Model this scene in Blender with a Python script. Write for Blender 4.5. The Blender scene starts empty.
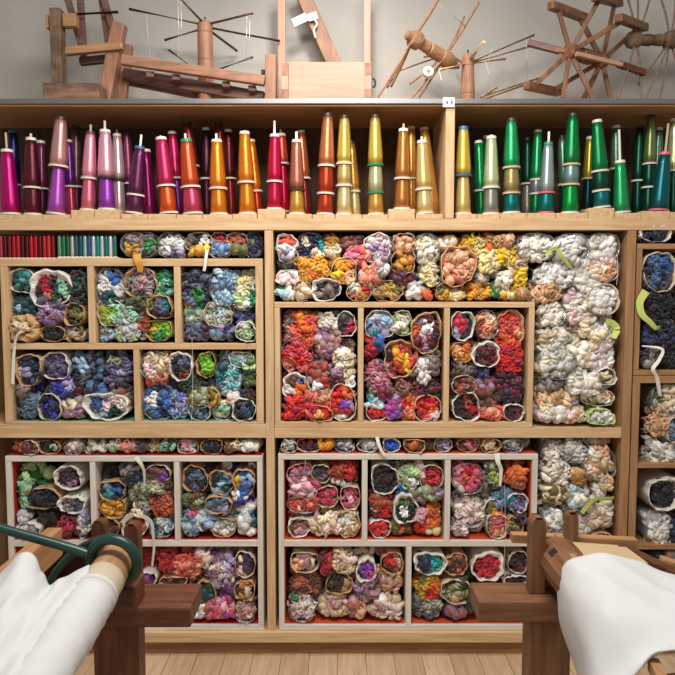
import bpy, bmesh, math, random
from mathutils import Vector, Matrix, Euler

# ------------------------------------------------------------------ camera, world, lights
SC = bpy.context.scene
COL = SC.collection
F = 660.0                       # focal length in pixels of the 675 px frame
PITCH = math.radians(4.1)
CAM = Vector((0.0, -2.5, 1.431))

cam_d = bpy.data.cameras.new('camera')
cam_d.sensor_width = 36.0
cam_d.lens = 36.0 * F / 675.0
cam = bpy.data.objects.new('camera', cam_d)
COL.objects.link(cam)
cam.location = CAM
cam.rotation_euler = (math.radians(90) - PITCH, 0, 0)
SC.camera = cam

world = bpy.data.worlds.new('world')
world.use_nodes = True
world.node_tree.nodes['Background'].inputs[0].default_value = (1.0, 0.96, 0.92, 1)
world.node_tree.nodes['Background'].inputs[1].default_value = 0.36
SC.world = world


def light(name, kind, loc, target, energy, color, **kw):
    d = bpy.data.lights.new(name, kind)
    d.energy = energy
    d.color = color
    for k, v in kw.items():
        setattr(d, k, v)
    o = bpy.data.objects.new(name, d)
    COL.objects.link(o)
    o.location = loc
    o.rotation_euler = (Vector(target) - Vector(loc)).to_track_quat('-Z', 'Y').to_euler()
    return o


light('ceiling_spot', 'SPOT', (0.02, -0.5, 3.02), (0.0, 0.12, 1.75), 60, (1.0, 0.965, 0.93),
      spot_size=math.radians(115), spot_blend=1.0, shadow_soft_size=0.09)
light('overhead_fill', 'AREA', (0.0, -1.45, 2.95), (0.0, -0.6, 0.6), 52, (1.0, 0.965, 0.93),
      shape='RECTANGLE', size=1.2, size_y=0.5)  # soft fill light added overhead to lift the yarn and lower shelves
SC.view_settings.view_transform = 'Standard'
SC.view_settings.look = 'None'
SC.view_settings.gamma = 1.0
SC.view_settings.use_curve_mapping = False
SC.view_settings.exposure = 0.0

# ------------------------------------------------------------------ helpers
R = random.Random(7)
cP, sP = math.cos(PITCH), math.sin(PITCH)


def U(px, py, Y):
    """The point on the vertical plane at depth Y seen at a pixel of the photograph."""
    a = (px - 337.5) / F
    b = (337.5 - py) / F
    d = Vector((a, cP + b * sP, -sP + b * cP))
    t = (Y - CAM.y) / d.y
    return CAM + d * t


def UD(px, py, depth):
    return U(px, py, CAM.y + depth)


def PXM(Y=0.0):
    """metres per pixel on the plane Y"""
    return (Y - CAM.y) / F


def lin(c):
    return tuple((x / 12.92 if x <= 0.04045 else ((x + 0.055) / 1.055) ** 2.4) for x in c)


def rgb(r, g, b):
    return lin((r / 255.0, g / 255.0, b / 255.0)) + (1.0,)


def new_mat(name, rough=0.5, spec=0.5, color=None):
    m = bpy.data.materials.new(name)
    m.use_nodes = True
    nt = m.node_tree
    b = nt.nodes['Principled BSDF']
    b.inputs['Roughness'].default_value = rough
    b.inputs['Specular IOR Level'].default_value = spec
    if color:
        b.inputs['Base Color'].default_value = color
    return m, nt, b


def wood(name, c1, c2, axis='x', rough=0.55, scale=1.0, bump=0.15, dirt=0.0):
    m, nt, b = new_mat(name, rough, 0.35)
    tc = nt.nodes.new('ShaderNodeTexCoord')
    mp = nt.nodes.new('ShaderNodeMapping')
    s = {'x': (1.6, 22, 22), 'y': (22, 1.6, 22), 'z': (22, 22, 1.6)}[axis]
    mp.inputs['Scale'].default_value = [v * scale for v in s]
    nt.links.new(tc.outputs['Object'], mp.inputs[0])
    n = nt.nodes.new('ShaderNodeTexNoise')
    n.inputs['Scale'].default_value = 3.0
    n.inputs['Detail'].default_value = 6
    n.inputs['Distortion'].default_value = 0.6
    nt.links.new(mp.outputs[0], n.inputs['Vector'])
    rp = nt.nodes.new('ShaderNodeValToRGB')
    rp.color_ramp.elements[0].position = 0.32
    rp.color_ramp.elements[1].position = 0.68
    rp.color_ramp.elements[0].color = c2
    rp.color_ramp.elements[1].color = c1
    nt.links.new(n.outputs['Fac'], rp.inputs[0])
    out = rp.outputs[0]
    if dirt > 0:
        n2 = nt.nodes.new('ShaderNodeTexNoise')
        n2.inputs['Scale'].default_value = 14
        n2.inputs['Detail'].default_value = 5
        nt.links.new(tc.outputs['Object'], n2.inputs['Vector'])
        r2 = nt.nodes.new('ShaderNodeValToRGB')
        r2.color_ramp.elements[0].position = 0.4
        r2.color_ramp.elements[1].position = 0.62
        r2.color_ramp.elements[0].color = (1, 1, 1, 1)
        r2.color_ramp.elements[1].color = (1 - dirt, 1 - dirt, 1 - dirt, 1)
        nt.links.new(n2.outputs['Fac'], r2.inputs[0])
        mx = nt.nodes.new('ShaderNodeMix')
        mx.data_type = 'RGBA'
        mx.blend_type = 'MULTIPLY'
        mx.inputs[0].default_value = 1
        nt.links.new(out, mx.inputs[6])
        nt.links.new(r2.outputs[0], mx.inputs[7])
        out = mx.outputs[2]
    nt.links.new(out, b.inputs['Base Color'])
    bp = nt.nodes.new('ShaderNodeBump')
    bp.inputs['Strength'].default_value = bump
    bp.inputs['Distance'].default_value = 0.003
    nt.links.new(n.outputs['Fac'], bp.inputs['Height'])
    nt.links.new(bp.outputs[0], b.inputs['Normal'])
    return m


def cloth_like(name, c, rough=0.85, noise=60.0, strength=0.25, dist=0.002, var=0.1):
    m, nt, b = new_mat(name, rough, 0.2)
    tc = nt.nodes.new('ShaderNodeTexCoord')
    n = nt.nodes.new('ShaderNodeTexNoise')
    n.inputs['Scale'].default_value = noise
    n.inputs['Detail'].default_value = 5
    nt.links.new(tc.outputs['Object'], n.inputs['Vector'])
    rp = nt.nodes.new('ShaderNodeValToRGB')
    rp.color_ramp.elements[0].position = 0.3
    rp.color_ramp.elements[1].position = 0.7
    rp.color_ramp.elements[0].color = tuple(v * (1 - var) for v in c[:3]) + (1,)
    rp.color_ramp.elements[1].color = c
    nt.links.new(n.outputs['Fac'], rp.inputs[0])
    nt.links.new(rp.outputs[0], b.inputs['Base Color'])
    bp = nt.nodes.new('ShaderNodeBump')
    bp.inputs['Strength'].default_value = strength
    bp.inputs['Distance'].default_value = dist
    nt.links.new(n.outputs['Fac'], bp.inputs['Height'])
    nt.links.new(bp.outputs[0], b.inputs['Normal'])
    return m


def plain(name, c, rough=0.5, metal=0.0, spec=0.5):
    m, nt, b = new_mat(name, rough, spec)
    tc = nt.nodes.new('ShaderNodeTexCoord')
    n = nt.nodes.new('ShaderNodeTexNoise')
    n.inputs['Scale'].default_value = 35
    n.inputs['Detail'].default_value = 3
    nt.links.new(tc.outputs['Object'], n.inputs['Vector'])
    rp = nt.nodes.new('ShaderNodeValToRGB')
    rp.color_ramp.elements[0].color = tuple(v * 0.88 for v in c[:3]) + (1,)
    rp.color_ramp.elements[1].color = c
    nt.links.new(n.outputs['Fac'], rp.inputs[0])
    nt.links.new(rp.outputs[0], b.inputs['Base Color'])
    b.inputs['Metallic'].default_value = metal
    return m


def silk():
    """Silk floss whose colour is the object's own; threads run along each strand (UV)."""
    m, nt, b = new_mat('silk_floss', 0.46, 0.45)
    oi = nt.nodes.new('ShaderNodeObjectInfo')
    uv = nt.nodes.new('ShaderNodeUVMap')
    mp = nt.nodes.new('ShaderNodeMapping')
    mp.inputs['Scale'].default_value = (1.0, 5.0, 1)
    nt.links.new(uv.outputs[0], mp.inputs[0])
    n = nt.nodes.new('ShaderNodeTexNoise')
    n.inputs['Scale'].default_value = 2.2
    n.inputs['Detail'].default_value = 4
    nt.links.new(mp.outputs[0], n.inputs['Vector'])
    mr = nt.nodes.new('ShaderNodeMapRange')
    mr.inputs['From Min'].default_value = 0.3
    mr.inputs['From Max'].default_value = 0.7
    mr.inputs['To Min'].default_value = 0.5
    mr.inputs['To Max'].default_value = 1.35
    nt.links.new(n.outputs['Fac'], mr.inputs[0])
    hs = nt.nodes.new('ShaderNodeHueSaturation')
    nt.links.new(mr.outputs[0], hs.inputs['Value'])
    nt.links.new(oi.outputs['Color'], hs.inputs['Color'])
    nt.links.new(hs.outputs[0], b.inputs['Base Color'])
    bp = nt.nodes.new('ShaderNodeBump')
    bp.inputs['Strength'].default_value = 0.6
    bp.inputs['Distance'].default_value = 0.003
    nt.links.new(n.outputs['Fac'], bp.inputs['Height'])
    nt.links.new(bp.outputs[0], b.inputs['Normal'])
    b.inputs['Sheen Weight'].default_value = 0.4
    b.inputs['Sheen Roughness'].default_value = 0.4
    return m


def thread_mat():
    """Shiny rayon wound round a cone; colour is the object's own."""
    m, nt, b = new_mat('rayon_winding', 0.3, 0.6)
    oi = nt.nodes.new('ShaderNodeObjectInfo')
    tc = nt.nodes.new('ShaderNodeTexCoord')
    w = nt.nodes.new('ShaderNodeTexWave')
    w.bands_direction = 'Z'
    w.inputs['Scale'].default_value = 130
    w.inputs['Distortion'].default_value = 1.5
    nt.links.new(tc.outputs['Object'], w.inputs['Vector'])
    mr = nt.nodes.new('ShaderNodeMapRange')
    mr.inputs['To Min'].default_value = 0.86
    mr.inputs['To Max'].default_value = 1.06
    nt.links.new(w.outputs['Fac'], mr.inputs[0])
    hs = nt.nodes.new('ShaderNodeHueSaturation')
    nt.links.new(mr.outputs[0], hs.inputs['Value'])
    nt.links.new(oi.outputs['Color'], hs.inputs['Color'])
    nt.links.new(hs.outputs[0], b.inputs['Base Color'])
    tg = nt.nodes.new('ShaderNodeTangent')
    tg.direction_type = 'RADIAL'
    tg.axis = 'Z'
    b.inputs['Anisotropic'].default_value = 0.9
    b.inputs['Anisotropic Rotation'].default_value = 0.25
    nt.links.new(tg.outputs[0], b.inputs['Tangent'])
    b.inputs['Metallic'].default_value = 0.6
    return m


def paper(name, c, rough=0.75, strength=0.5):
    m, nt, b = new_mat(name, rough, 0.25)
    tc = nt.nodes.new('ShaderNodeTexCoord')
    n = nt.nodes.new('ShaderNodeTexVoronoi')
    n.inputs['Scale'].default_value = 38
    nt.links.new(tc.outputs['Object'], n.inputs['Vector'])
    n2 = nt.nodes.new('ShaderNodeTexNoise')
    n2.inputs['Scale'].default_value = 25
    nt.links.new(tc.outputs['Object'], n2.inputs['Vector'])
    rp = nt.nodes.new('ShaderNodeValToRGB')
    rp.color_ramp.elements[0].color = tuple(v * 0.85 for v in c[:3]) + (1,)
    rp.color_ramp.elements[1].color = c
    nt.links.new(n2.outputs['Fac'], rp.inputs[0])
    nt.links.new(rp.outputs[0], b.inputs['Base Color'])
    bp = nt.nodes.new('ShaderNodeBump')
    bp.inputs['Strength'].default_value = strength
    bp.inputs['Distance'].default_value = 0.004
    nt.links.new(n.outputs['Distance'], bp.inputs['Height'])
    nt.links.new(bp.outputs[0], b.inputs['Normal'])
    return m


def plastic():
    m = bpy.data.materials.new('clear_plastic')
    m.use_nodes = True
    nt = m.node_tree
    nt.nodes.clear()
    out = nt.nodes.new('ShaderNodeOutputMaterial')
    tr = nt.nodes.new('ShaderNodeBsdfTransparent')
    gl = nt.nodes.new('ShaderNodeBsdfGlossy')
    gl.inputs['Roughness'].default_value = 0.12
    df = nt.nodes.new('ShaderNodeBsdfDiffuse')
    df.inputs[0].default_value = (0.85, 0.85, 0.85, 1)
    ad = nt.nodes.new('ShaderNodeMixShader')
    ad.inputs[0].default_value = 0.5
    nt.links.new(gl.outputs[0], ad.inputs[1])
    nt.links.new(df.outputs[0], ad.inputs[2])
    mx = nt.nodes.new('ShaderNodeMixShader')
    fr = nt.nodes.new('ShaderNodeFresnel')
    fr.inputs[0].default_value = 1.5
    mr = nt.nodes.new('ShaderNodeMapRange')
    mr.inputs['To Min'].default_value = 0.12
    mr.inputs['To Max'].default_value = 0.8
    nt.links.new(fr.outputs[0], mr.inputs[0])
    nt.links.new(mr.outputs[0], mx.inputs[0])
    nt.links.new(tr.outputs[0], mx.inputs[1])
    nt.links.new(ad.outputs[0], mx.inputs[2])
    nt.links.new(mx.outputs[0], out.inputs[0])
    return m


def obj(name, bm, m, parent=None, smooth=False, bevel=0.0):
    me = bpy.data.meshes.new(name)
    if bevel > 0:
        bmesh.ops.remove_doubles(bm, verts=bm.verts, dist=1e-6)
        bmesh.ops.bevel(bm, geom=list(bm.edges), offset=bevel, segments=2, affect='EDGES', profile=0.6)
    bmesh.ops.recalc_face_normals(bm, faces=bm.faces)
    if smooth:
        for f in bm.faces:
            f.smooth = True
    bm.to_mesh(me)
    bm.free()
    me.materials.append(m)
    o = bpy.data.objects.new(name, me)
    COL.objects.link(o)
    if parent:
        adopt(o, parent)
    return o


def adopt(o, p):
    o.parent = p
    o.matrix_parent_inverse = WM(p).inverted()


def WM(p):
    m = Matrix.LocRotScale(p.location, p.rotation_euler, p.scale)
    if p.parent:
        return WM(p.parent) @ p.matrix_parent_inverse @ m
    return m


def tag(o, label, cat, group=None):
    o['label'] = label
    o['category'] = cat
    o['kind'] = 'thing'
    if group:
        o['group'] = group
    return o


def thing(name, label, cat, loc=(0, 0, 0), group=None):
    o = bpy.data.objects.new(name, None)
    o.empty_display_size = 0.02
    COL.objects.link(o)
    o.location = loc
    return tag(o, label, cat, group)


def struct(o):
    o['kind'] = 'structure'
    return o


def add_box(bm, x0, x1, y0, y1, z0, z1):
    v = [bm.verts.new(p) for p in ((x0, y0, z0), (x1, y0, z0), (x1, y1, z0), (x0, y1, z0),
                                   (x0, y0, z1), (x1, y0, z1), (x1, y1, z1), (x0, y1, z1))]
    for f in ((0, 3, 2, 1), (4, 5, 6, 7), (0, 1, 5, 4), (1, 2, 6, 5), (2, 3, 7, 6), (3, 0, 4, 7)):
        bm.faces.new([v[i] for i in f])


def box(name, m, parent, x0, x1, y0, y1, z0, z1, bevel=0.0015):
    bm = bmesh.new()
    add_box(bm, x0, x1, y0, y1, z0, z1)
    return obj(name, bm, m, parent, bevel=bevel)


def frame_of(d):
    d = d.normalized()
    up = Vector((0, 0, 1)) if abs(d.z) < 0.95 else Vector((0, 1, 0))
    s = d.cross(up).normalized()
    return s, s.cross(d).normalized()


def add_bar(bm, a, b, w, h, side=None):
    a, b = Vector(a), Vector(b)
    s, u = frame_of(b - a)
    if side is not None:
        d = (b - a).normalized()
        s = (Vector(side) - d * d.dot(Vector(side))).normalized()
        u = s.cross(d)
    vs = []
    for p in (a, b):
        for i, j in ((-1, -1), (1, -1), (1, 1), (-1, 1)):
            vs.append(bm.verts.new(p + s * (i * w / 2) + u * (j * h / 2)))
    for f in ((0, 1, 2, 3), (7, 6, 5, 4), (0, 4, 5, 1), (1, 5, 6, 2), (2, 6, 7, 3), (3, 7, 4, 0)):
        bm.faces.new([vs[i] for i in f])


def bar(name, m, parent, a, b, w, h, bevel=0.002, side=None):
    bm = bmesh.new()
    add_bar(bm, a, b, w, h, side)
    return obj(name, bm, m, parent, bevel=bevel)


def add_tube(bm, pts, rad, seg=10, caps=True):
    pts = [Vector(p) for p in pts]
    n = len(pts)
    if not hasattr(rad, '__len__'):
        rad = [rad] * n
    rings = []
    ps = None
    for i, p in enumerate(pts):
        t = (pts[min(i + 1, n - 1)] - pts[max(i - 1, 0)]).normalized()
        if ps is None:
            s, u = frame_of(t)
        else:
            s = (ps - t * t.dot(ps)).normalized()
            u = t.cross(s)
        ps = s
        rings.append([bm.verts.new(p + (s * math.cos(2 * math.pi * k / seg) + u * math.sin(2 * math.pi * k / seg)) * rad[i])
                      for k in range(seg)])
    for i in range(n - 1):
        for k in range(seg):
            bm.faces.new((rings[i][k], rings[i][(k + 1) % seg], rings[i + 1][(k + 1) % seg], rings[i + 1][k]))
    if caps:
        bm.faces.new(rings[0][::-1])
        bm.faces.new(rings[-1])


def tube(name, m, parent, pts, rad, seg=10):
    bm = bmesh.new()
    add_tube(bm, pts, rad, seg)
    return obj(name, bm, m, parent, smooth=True)


def smooth_path(pts, n=8):
    """Catmull-Rom through the points"""
    P = [Vector(p) for p in pts]
    out = []
    for i in range(len(P) - 1):
        p0, p1, p2, p3 = P[max(i - 1, 0)], P[i], P[i + 1], P[min(i + 2, len(P) - 1)]
        for k in range(n):
            t = k / n
            out.append(0.5 * ((2 * p1) + (p2 - p0) * t + (2 * p0 - 5 * p1 + 4 * p2 - p3) * t * t
                              + (3 * p1 - p0 - 3 * p2 + p3) * t ** 3))
    out.append(P[-1])
    return out


def ribbon_bm(pts, w, side=(1, 0, 0), th=0.0012, twist=0.0):
    bm = bmesh.new()
    P = smooth_path(pts, 6)
    n = len(P)
    rows = []
    for i, p in enumerate(P):
        t = (P[min(i + 1, n - 1)] - P[max(i - 1, 0)]).normalized()
        s = Vector(side)
        s = (s - t * t.dot(s))
        if s.length < 1e-4:
            s = frame_of(t)[0]
        s.normalize()
        s = (Matrix.Rotation(twist * i / n, 3, t) @ s)
        u = t.cross(s)
        ww = w if not hasattr(w, '__len__') else w[0] + (w[1] - w[0]) * i / (n - 1)
        rows.append([bm.verts.new(p + s * (a * ww / 2) + u * (b * th / 2)) for a, b in ((-1, -1), (1, -1), (1, 1), (-1, 1))])
    for i in range(n - 1):
        for k in range(4):
            bm.faces.new((rows[i][k], rows[i][(k + 1) % 4], rows[i + 1][(k + 1) % 4], rows[i + 1][k]))
    bm.faces.new(rows[0][::-1])
    bm.faces.new(rows[-1])
    return bm


def add_lathe(bm, prof, seg=24, M=None, closed=False):
    rings = []
    for r, z in prof:
        ring = []
        for k in range(seg):
            a = 2 * math.pi * k / seg
            p = Vector((r * math.cos(a), r * math.sin(a), z))
            ring.append(bm.verts.new(M @ p if M else p))
        rings.append(ring)
    n = len(rings)
    for i in range(n if closed else n - 1):
        A, B = rings[i], rings[(i + 1) % n]
        for k in range(seg):
            bm.faces.new((A[k], A[(k + 1) % seg], B[(k + 1) % seg], B[k]))
    if not closed:
        bm.faces.new(rings[0][::-1])
        bm.faces.new(rings[-1])


# ------------------------------------------------------------------ materials
M_PINE = {a: wood('pale_pine_' + a, rgb(222, 190, 148), rgb(198, 160, 116), a) for a in 'xyz'}
M_OAK = {a: wood('warm_oak_' + a, rgb(180, 138, 98), rgb(150, 110, 74), a) for a in 'xyz'}
M_BACK = wood('brown_back_board', rgb(88, 66, 48), rgb(66, 48, 34), 'z', 0.8)
M_WHITE = {a: wood('white_paint_' + a, rgb(230, 223, 212), rgb(208, 199, 186), a, 0.6, 1, 0.08) for a in 'xyz'}
M_RED = plain('red_paint', rgb(176, 46, 40), 0.6)
M_REDO = plain('orange_red_paint', rgb(204, 84, 46), 0.6)
M_GREENF = plain('pale_green_paint', rgb(140, 176, 150), 0.6)
M_PLINTH = wood('plinth_board', rgb(160, 118, 78), rgb(128, 90, 56), 'x', 0.5)
M_DARKW = {a: wood('dark_timber_' + a, rgb(120, 74, 52), rgb(88, 50, 34), a, 0.4, 1, 0.1, 0.25) for a in 'xyz'}
M_MIDW = {a: wood('brown_timber_' + a, rgb(146, 104, 74), rgb(110, 72, 48), a, 0.4, 1, 0.1, 0.2) for a in 'xyz'}
M_OLDW = {a: wood('old_grey_brown_wood_' + a, rgb(150, 120, 96), rgb(108, 80, 60), a, 0.7, 1, 0.3, 0.5) for a in 'xyz'}
M_REDW = {a: wood('reddish_wood_' + a, rgb(174, 128, 100), rgb(142, 98, 74), a, 0.5, 1, 0.15, 0.2) for a in 'xyz'}
M_PURPW = wood('mauve_brown_wood', rgb(122, 88, 76), rgb(88, 60, 52), 'x', 0.5)
M_ORW = {a: wood('orange_brown_wood_' + a, rgb(184, 140, 98), rgb(152, 110, 72), a, 0.4) for a in 'xyz'}
M_LIGHTW = {a: wood('light_maple_' + a, rgb(196, 154, 132), rgb(180, 136, 112), a, 0.45, 0.7, 0.06) for a in 'xyz'}
M_BAMBOO = wood('bamboo_spoke', rgb(170, 128, 96), rgb(138, 100, 72), 'x', 0.5)
M_PALEB = wood('pale_bamboo', rgb(240, 220, 188), rgb(222, 196, 158), 'x', 0.45)
M_SPOKE = wood('dark_spoke', rgb(150, 124, 108), rgb(118, 94, 80), 'x', 0.6)
M_SILK = silk()
M_THREAD = thread_mat()
M_WPAPER = paper('white_paper', rgb(236, 230, 220))
M_CPAPER = paper('cream_paper', rgb(222, 204, 176))
M_KRAFT = paper('kraft_paper', rgb(206, 166, 122))
M_PLASTIC = plastic()
M_CLOTH = cloth_like('white_cotton', rgb(208, 208, 207), 0.9, 30, 0.2, 0.003, 0.04)
M_CREAMC = cloth_like('cream_lining', rgb(210, 194, 168), 0.9, 120, 0.2, 0.001, 0.08)
M_CANVAS = cloth_like('cream_canvas', rgb(196, 168, 128), 0.9, 120, 0.2, 0.001, 0.08)
M_STRING = cloth_like('white_cotton_tape', rgb(236, 230, 218), 0.8, 90, 0.2)
M_GRIB = cloth_like('yellow_green_ribbon', rgb(200, 212, 118), 0.6, 50, 0.2)
M_CREAMW = plain('white_spool_plastic', rgb(232, 222, 208), 0.45)
M_METAL = plain('grey_metal_edge', rgb(150, 148, 148), 0.3, 0.85)
M_IRON = plain('rusty_iron', rgb(70, 56, 48), 0.6, 0.6)
M_GREENT = plain('dark_green_enamel', rgb(22, 62, 54), 0.32, 0, 0.5)
M_STICK = plain('white_sticker', rgb(240, 240, 242), 0.4)
M_INK = plain('grey_print', rgb(120, 120, 130), 0.5)
M_RING = {'w': M_CREAMW, 'g': plain('green_ring', rgb(44, 140, 92), 0.4), 'b': plain('blue_ring', rgb(60, 104, 150), 0.4),
          'k': plain('dark_ring', rgb(60, 50, 44), 0.4), 'p': plain('pink_ring', rgb(220, 110, 120), 0.4),
          't': plain('tan_ring', rgb(216, 190, 150), 0.4)}


def wall_mat():
    m, nt, b = new_mat('plaster_wall', 0.85, 0.2)
    tc = nt.nodes.new('ShaderNodeTexCoord')
    n = nt.nodes.new('ShaderNodeTexNoise')
    n.inputs['Scale'].default_value = 3.5
    n.inputs['Detail'].default_value = 6
    nt.links.new(tc.outputs['Object'], n.inputs['Vector'])
    rp = nt.nodes.new('ShaderNodeValToRGB')
    rp.color_ramp.elements[0].position = 0.3
    rp.color_ramp.elements[1].position = 0.7
    rp.color_ramp.elements[0].color = rgb(170, 165, 156)
    rp.color_ramp.elements[1].color = rgb(184, 180, 173)
    nt.links.new(n.outputs['Fac'], rp.inputs[0])
    nt.links.new(rp.outputs[0], b.inputs['Base Color'])
    bp = nt.nodes.new('ShaderNodeBump')
    bp.inputs['Strength'].default_value = 0.1
    bp.inputs['Distance'].default_value = 0.004
    nt.links.new(n.outputs['Fac'], bp.inputs['Height'])
    nt.links.new(bp.outputs[0], b.inputs['Normal'])
    return m


def floor_mat():
    m, nt, b = new_mat('oak_floor', 0.4, 0.4)
    tc = nt.nodes.new('ShaderNodeTexCoord')
    mp = nt.nodes.new('ShaderNodeMapping')
    mp.inputs['Rotation'].default_value = (0, 0, math.radians(90))
    nt.links.new(tc.outputs['Object'], mp.inputs[0])
    br = nt.nodes.new('ShaderNodeTexBrick')
    br.inputs['Scale'].default_value = 1.0
    br.inputs['Brick Width'].default_value = 1.1
    br.inputs['Row Height'].default_value = 0.11
    br.inputs['Mortar Size'].default_value = 0.0012
    br.inputs['Color1'].default_value = rgb(222, 192, 158)
    br.inputs['Color2'].default_value = rgb(204, 172, 136)
    br.inputs['Mortar'].default_value = rgb(104, 78, 54)
    nt.links.new(mp.outputs[0], br.inputs['Vector'])
    mp2 = nt.nodes.new('ShaderNodeMapping')
    mp2.inputs['Scale'].default_value = (24, 1.6, 10)
    nt.links.new(tc.outputs['Object'], mp2.inputs[0])
    n = nt.nodes.new('ShaderNodeTexNoise')
    n.inputs['Scale'].default_value = 2.5
    n.inputs['Detail'].default_value = 6
    n.inputs['Distortion'].default_value = 0.8
    nt.links.new(mp2.outputs[0], n.inputs['Vector'])
    rp = nt.nodes.new('ShaderNodeValToRGB')
    rp.color_ramp.elements[0].position = 0.3
    rp.color_ramp.elements[1].position = 0.7
    rp.color_ramp.elements[0].color = (0.72, 0.7, 0.66, 1)
    rp.color_ramp.elements[1].color = (1, 1, 1, 1)
    nt.links.new(n.outputs['Fac'], rp.inputs[0])
    mx = nt.nodes.new('ShaderNodeMix')
    mx.data_type = 'RGBA'
    mx.blend_type = 'MULTIPLY'
    mx.inputs[0].default_value = 1
    nt.links.new(br.outputs['Color'], mx.inputs[6])
    nt.links.new(rp.outputs[0], mx.inputs[7])
    nt.links.new(mx.outputs[2], b.inputs['Base Color'])
    return m


# ------------------------------------------------------------------ room shell
WALL_Y = 0.44
struct(box('floor', floor_mat(), None, -3.2, 3.2, -3.6, WALL_Y + 0.05, -0.05, 0.0, 0))
struct(box('wall_back', wall_mat(), None, -3.2, 3.2, WALL_Y, WALL_Y + 0.08, 0.0, 3.2, 0))

# ------------------------------------------------------------------ shelving unit
DEPTH = 0.34


def X(px, py=340, Y=0.0):
    return U(px, py, Y).x


def Z(py, Y=0.0):
    return U(337.5, py, Y).z


XL, XR = X(-40), X(770)
unit = thing('shelving_unit', 'wall-wide pale wooden shelving unit filled with yarn and thread cones', 'shelving', (0, 0, 0))
ZT, ZTb = Z(99), Z(106)
box('top_board', M_OAK['x'], unit, XL, XR, 0.004, DEPTH, ZTb, ZT)
box('metal_edge', M_METAL, unit, XL, XR, -0.004, 0.0035, Z(104), ZT + 0.001, 0.002)
# wooden plank under the cones
box('cone_shelf', M_PINE['x'], unit, XL, XR, 0.0, DEPTH, Z(230), Z(218.5))
box('cone_bay_divider', M_PINE['z'], unit, X(445.5, 160), X(454.5, 160), 0.002, DEPTH, Z(218), ZTb - 0.001)
box('upright', M_PINE['z'], unit, X(265.2, 330), X(273.6, 330), 0.0, DEPTH, Z(640), Z(230.5))
box('upright', M_OAK['z'], unit, X(624.5, 350), X(632.8, 350), 0.0, DEPTH, Z(640), Z(230.5))
box('middle_shelf', M_PINE['x'], unit, XL, X(265.0, 330), 0.002, DEPTH, Z(438), Z(424.5))
box('middle_shelf', M_PINE['x'], unit, X(273.8, 330), X(624.3, 350), 0.002, DEPTH, Z(438), Z(428))
box('end_panel', M_PINE['z'], unit, XL + .001, XL + .024, .002, DEPTH, Z(640), Z(230.5))
box('end_panel', M_OAK['z'], unit, XR - .024, XR - .001, .002, DEPTH, Z(640), Z(230.5))
box('bottom_shelf', M_PINE['x'], unit, XL, XR, -0.012, DEPTH, Z(641), Z(631))
box('plinth', M_PLINTH, unit, XL, XR, 0.01, 0.03, 0.001, Z(641) - 0.0005)
box('back_panel', M_BACK, unit, XL, XR, DEPTH, DEPTH + 0.012, 0.02, ZT - 0.002)
bm = bmesh.new()
p0, p1 = U(443, 97.5, -0.006), U(454.5, 107, -0.006)
add_box(bm, p0.x, p1.x, -0.0062, -0.0045, p1.z, p0.z)
stk = obj('label_sticker', bm, M_STICK, unit)
for sx in (446.0, 450.5):
    a, b2 = U(sx, 100.5, -0.0065), U(sx + 2.2, 104, -0.0065)
    box('printed_mark', M_INK, stk, a.x, b2.x, -0.0068, -0.0062, b2.z, a.z, 0)


def cubby(name, label, x0, x1, z0, z1, t, mats, y0=0.004, y1=0.3, shelves=(), dividers=(), floor=None, top=True, bottom=True, lining=None, tb=None):
    """An open-fronted box: frame boards, shelves at heights and dividers (x, z0, z1)."""
    tb = tb or t
    root = thing(name, label, 'cubby box', ((x0 + x1) / 2, y0, z0))
    if top:
        box('top_panel', mats['x'], root, x0, x1, y0, y1, z1 - t, z1)
    if bottom:
        box('bottom_panel', mats['x'], root, x0, x1, y0, y1, z0, z0 + tb)
    zz0, zz1 = z0 + (tb if bottom else 0), z1 - (t if top else 0)
    box('side_panel', mats['z'], root, x0, x0 + t, y0, y1, zz0 + .0005, zz1 - .0005)
    box('side_panel', mats['z'], root, x1 - t, x1, y0, y1, zz0 + .0005, zz1 - .0005)
    for za, zb in shelves:
        box('shelf', mats['x'], root, x0 + t + .0005, x1 - t - .0005, y0 + .001, y1, za, zb)
    for xa, xb, za, zb in dividers:
        box('divider', mats['z'], root, xa, xb, y0 + .001, y1, za + .0005, zb - .0005)
    if lining:
        lm, spans = lining
        for xa, xb, za in spans:
            box('painted_floor', lm, root, xa, xb, y0 + .012, y1 - .002, za + .0004, za + .0025, 0)
    return root


# left oak box
x0, x1 = X(0.5, 300), X(263, 330)
zs = (Z(349.5), Z(343.5))
cubby('cubby_box', 'pale wood cubby box of blues and greens, left of the centre post', x0, x1, Z(424.3), Z(258.5), 0.028, M_PINE, tb=.008,
      shelves=[zs], dividers=[(X(87.5, 305), X(94, 305), zs[1], Z(258.5) - .028), (X(174, 305), X(180.5, 305), zs[1], Z(258.5) - .028),
                              (X(133.5, 385), X(139.5, 385), Z(424.3) + .008, zs[0])],
      lining=(M_GREENF, [(x0 + .03, X(133.5, 385) - .002, Z(424.3) + .008), (X(139.5, 385) + .002, x1 - .03, Z(424.3) + .008)]))
# centre box
x0, x1 = X(274.2, 330), X(534.5, 340)
cubby('cubby_box', 'pale wood cubby box of reds and corals with three tall cubbies', x0, x1, Z(427.8), Z(302), 0.021, M_PINE,
      dividers=[(X(358, 360), X(363.6, 360), Z(427.8) + .021, Z(302) - .021), (X(444, 360), X(449.6, 360), Z(427.8) + .021, Z(302) - .021)])
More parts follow.
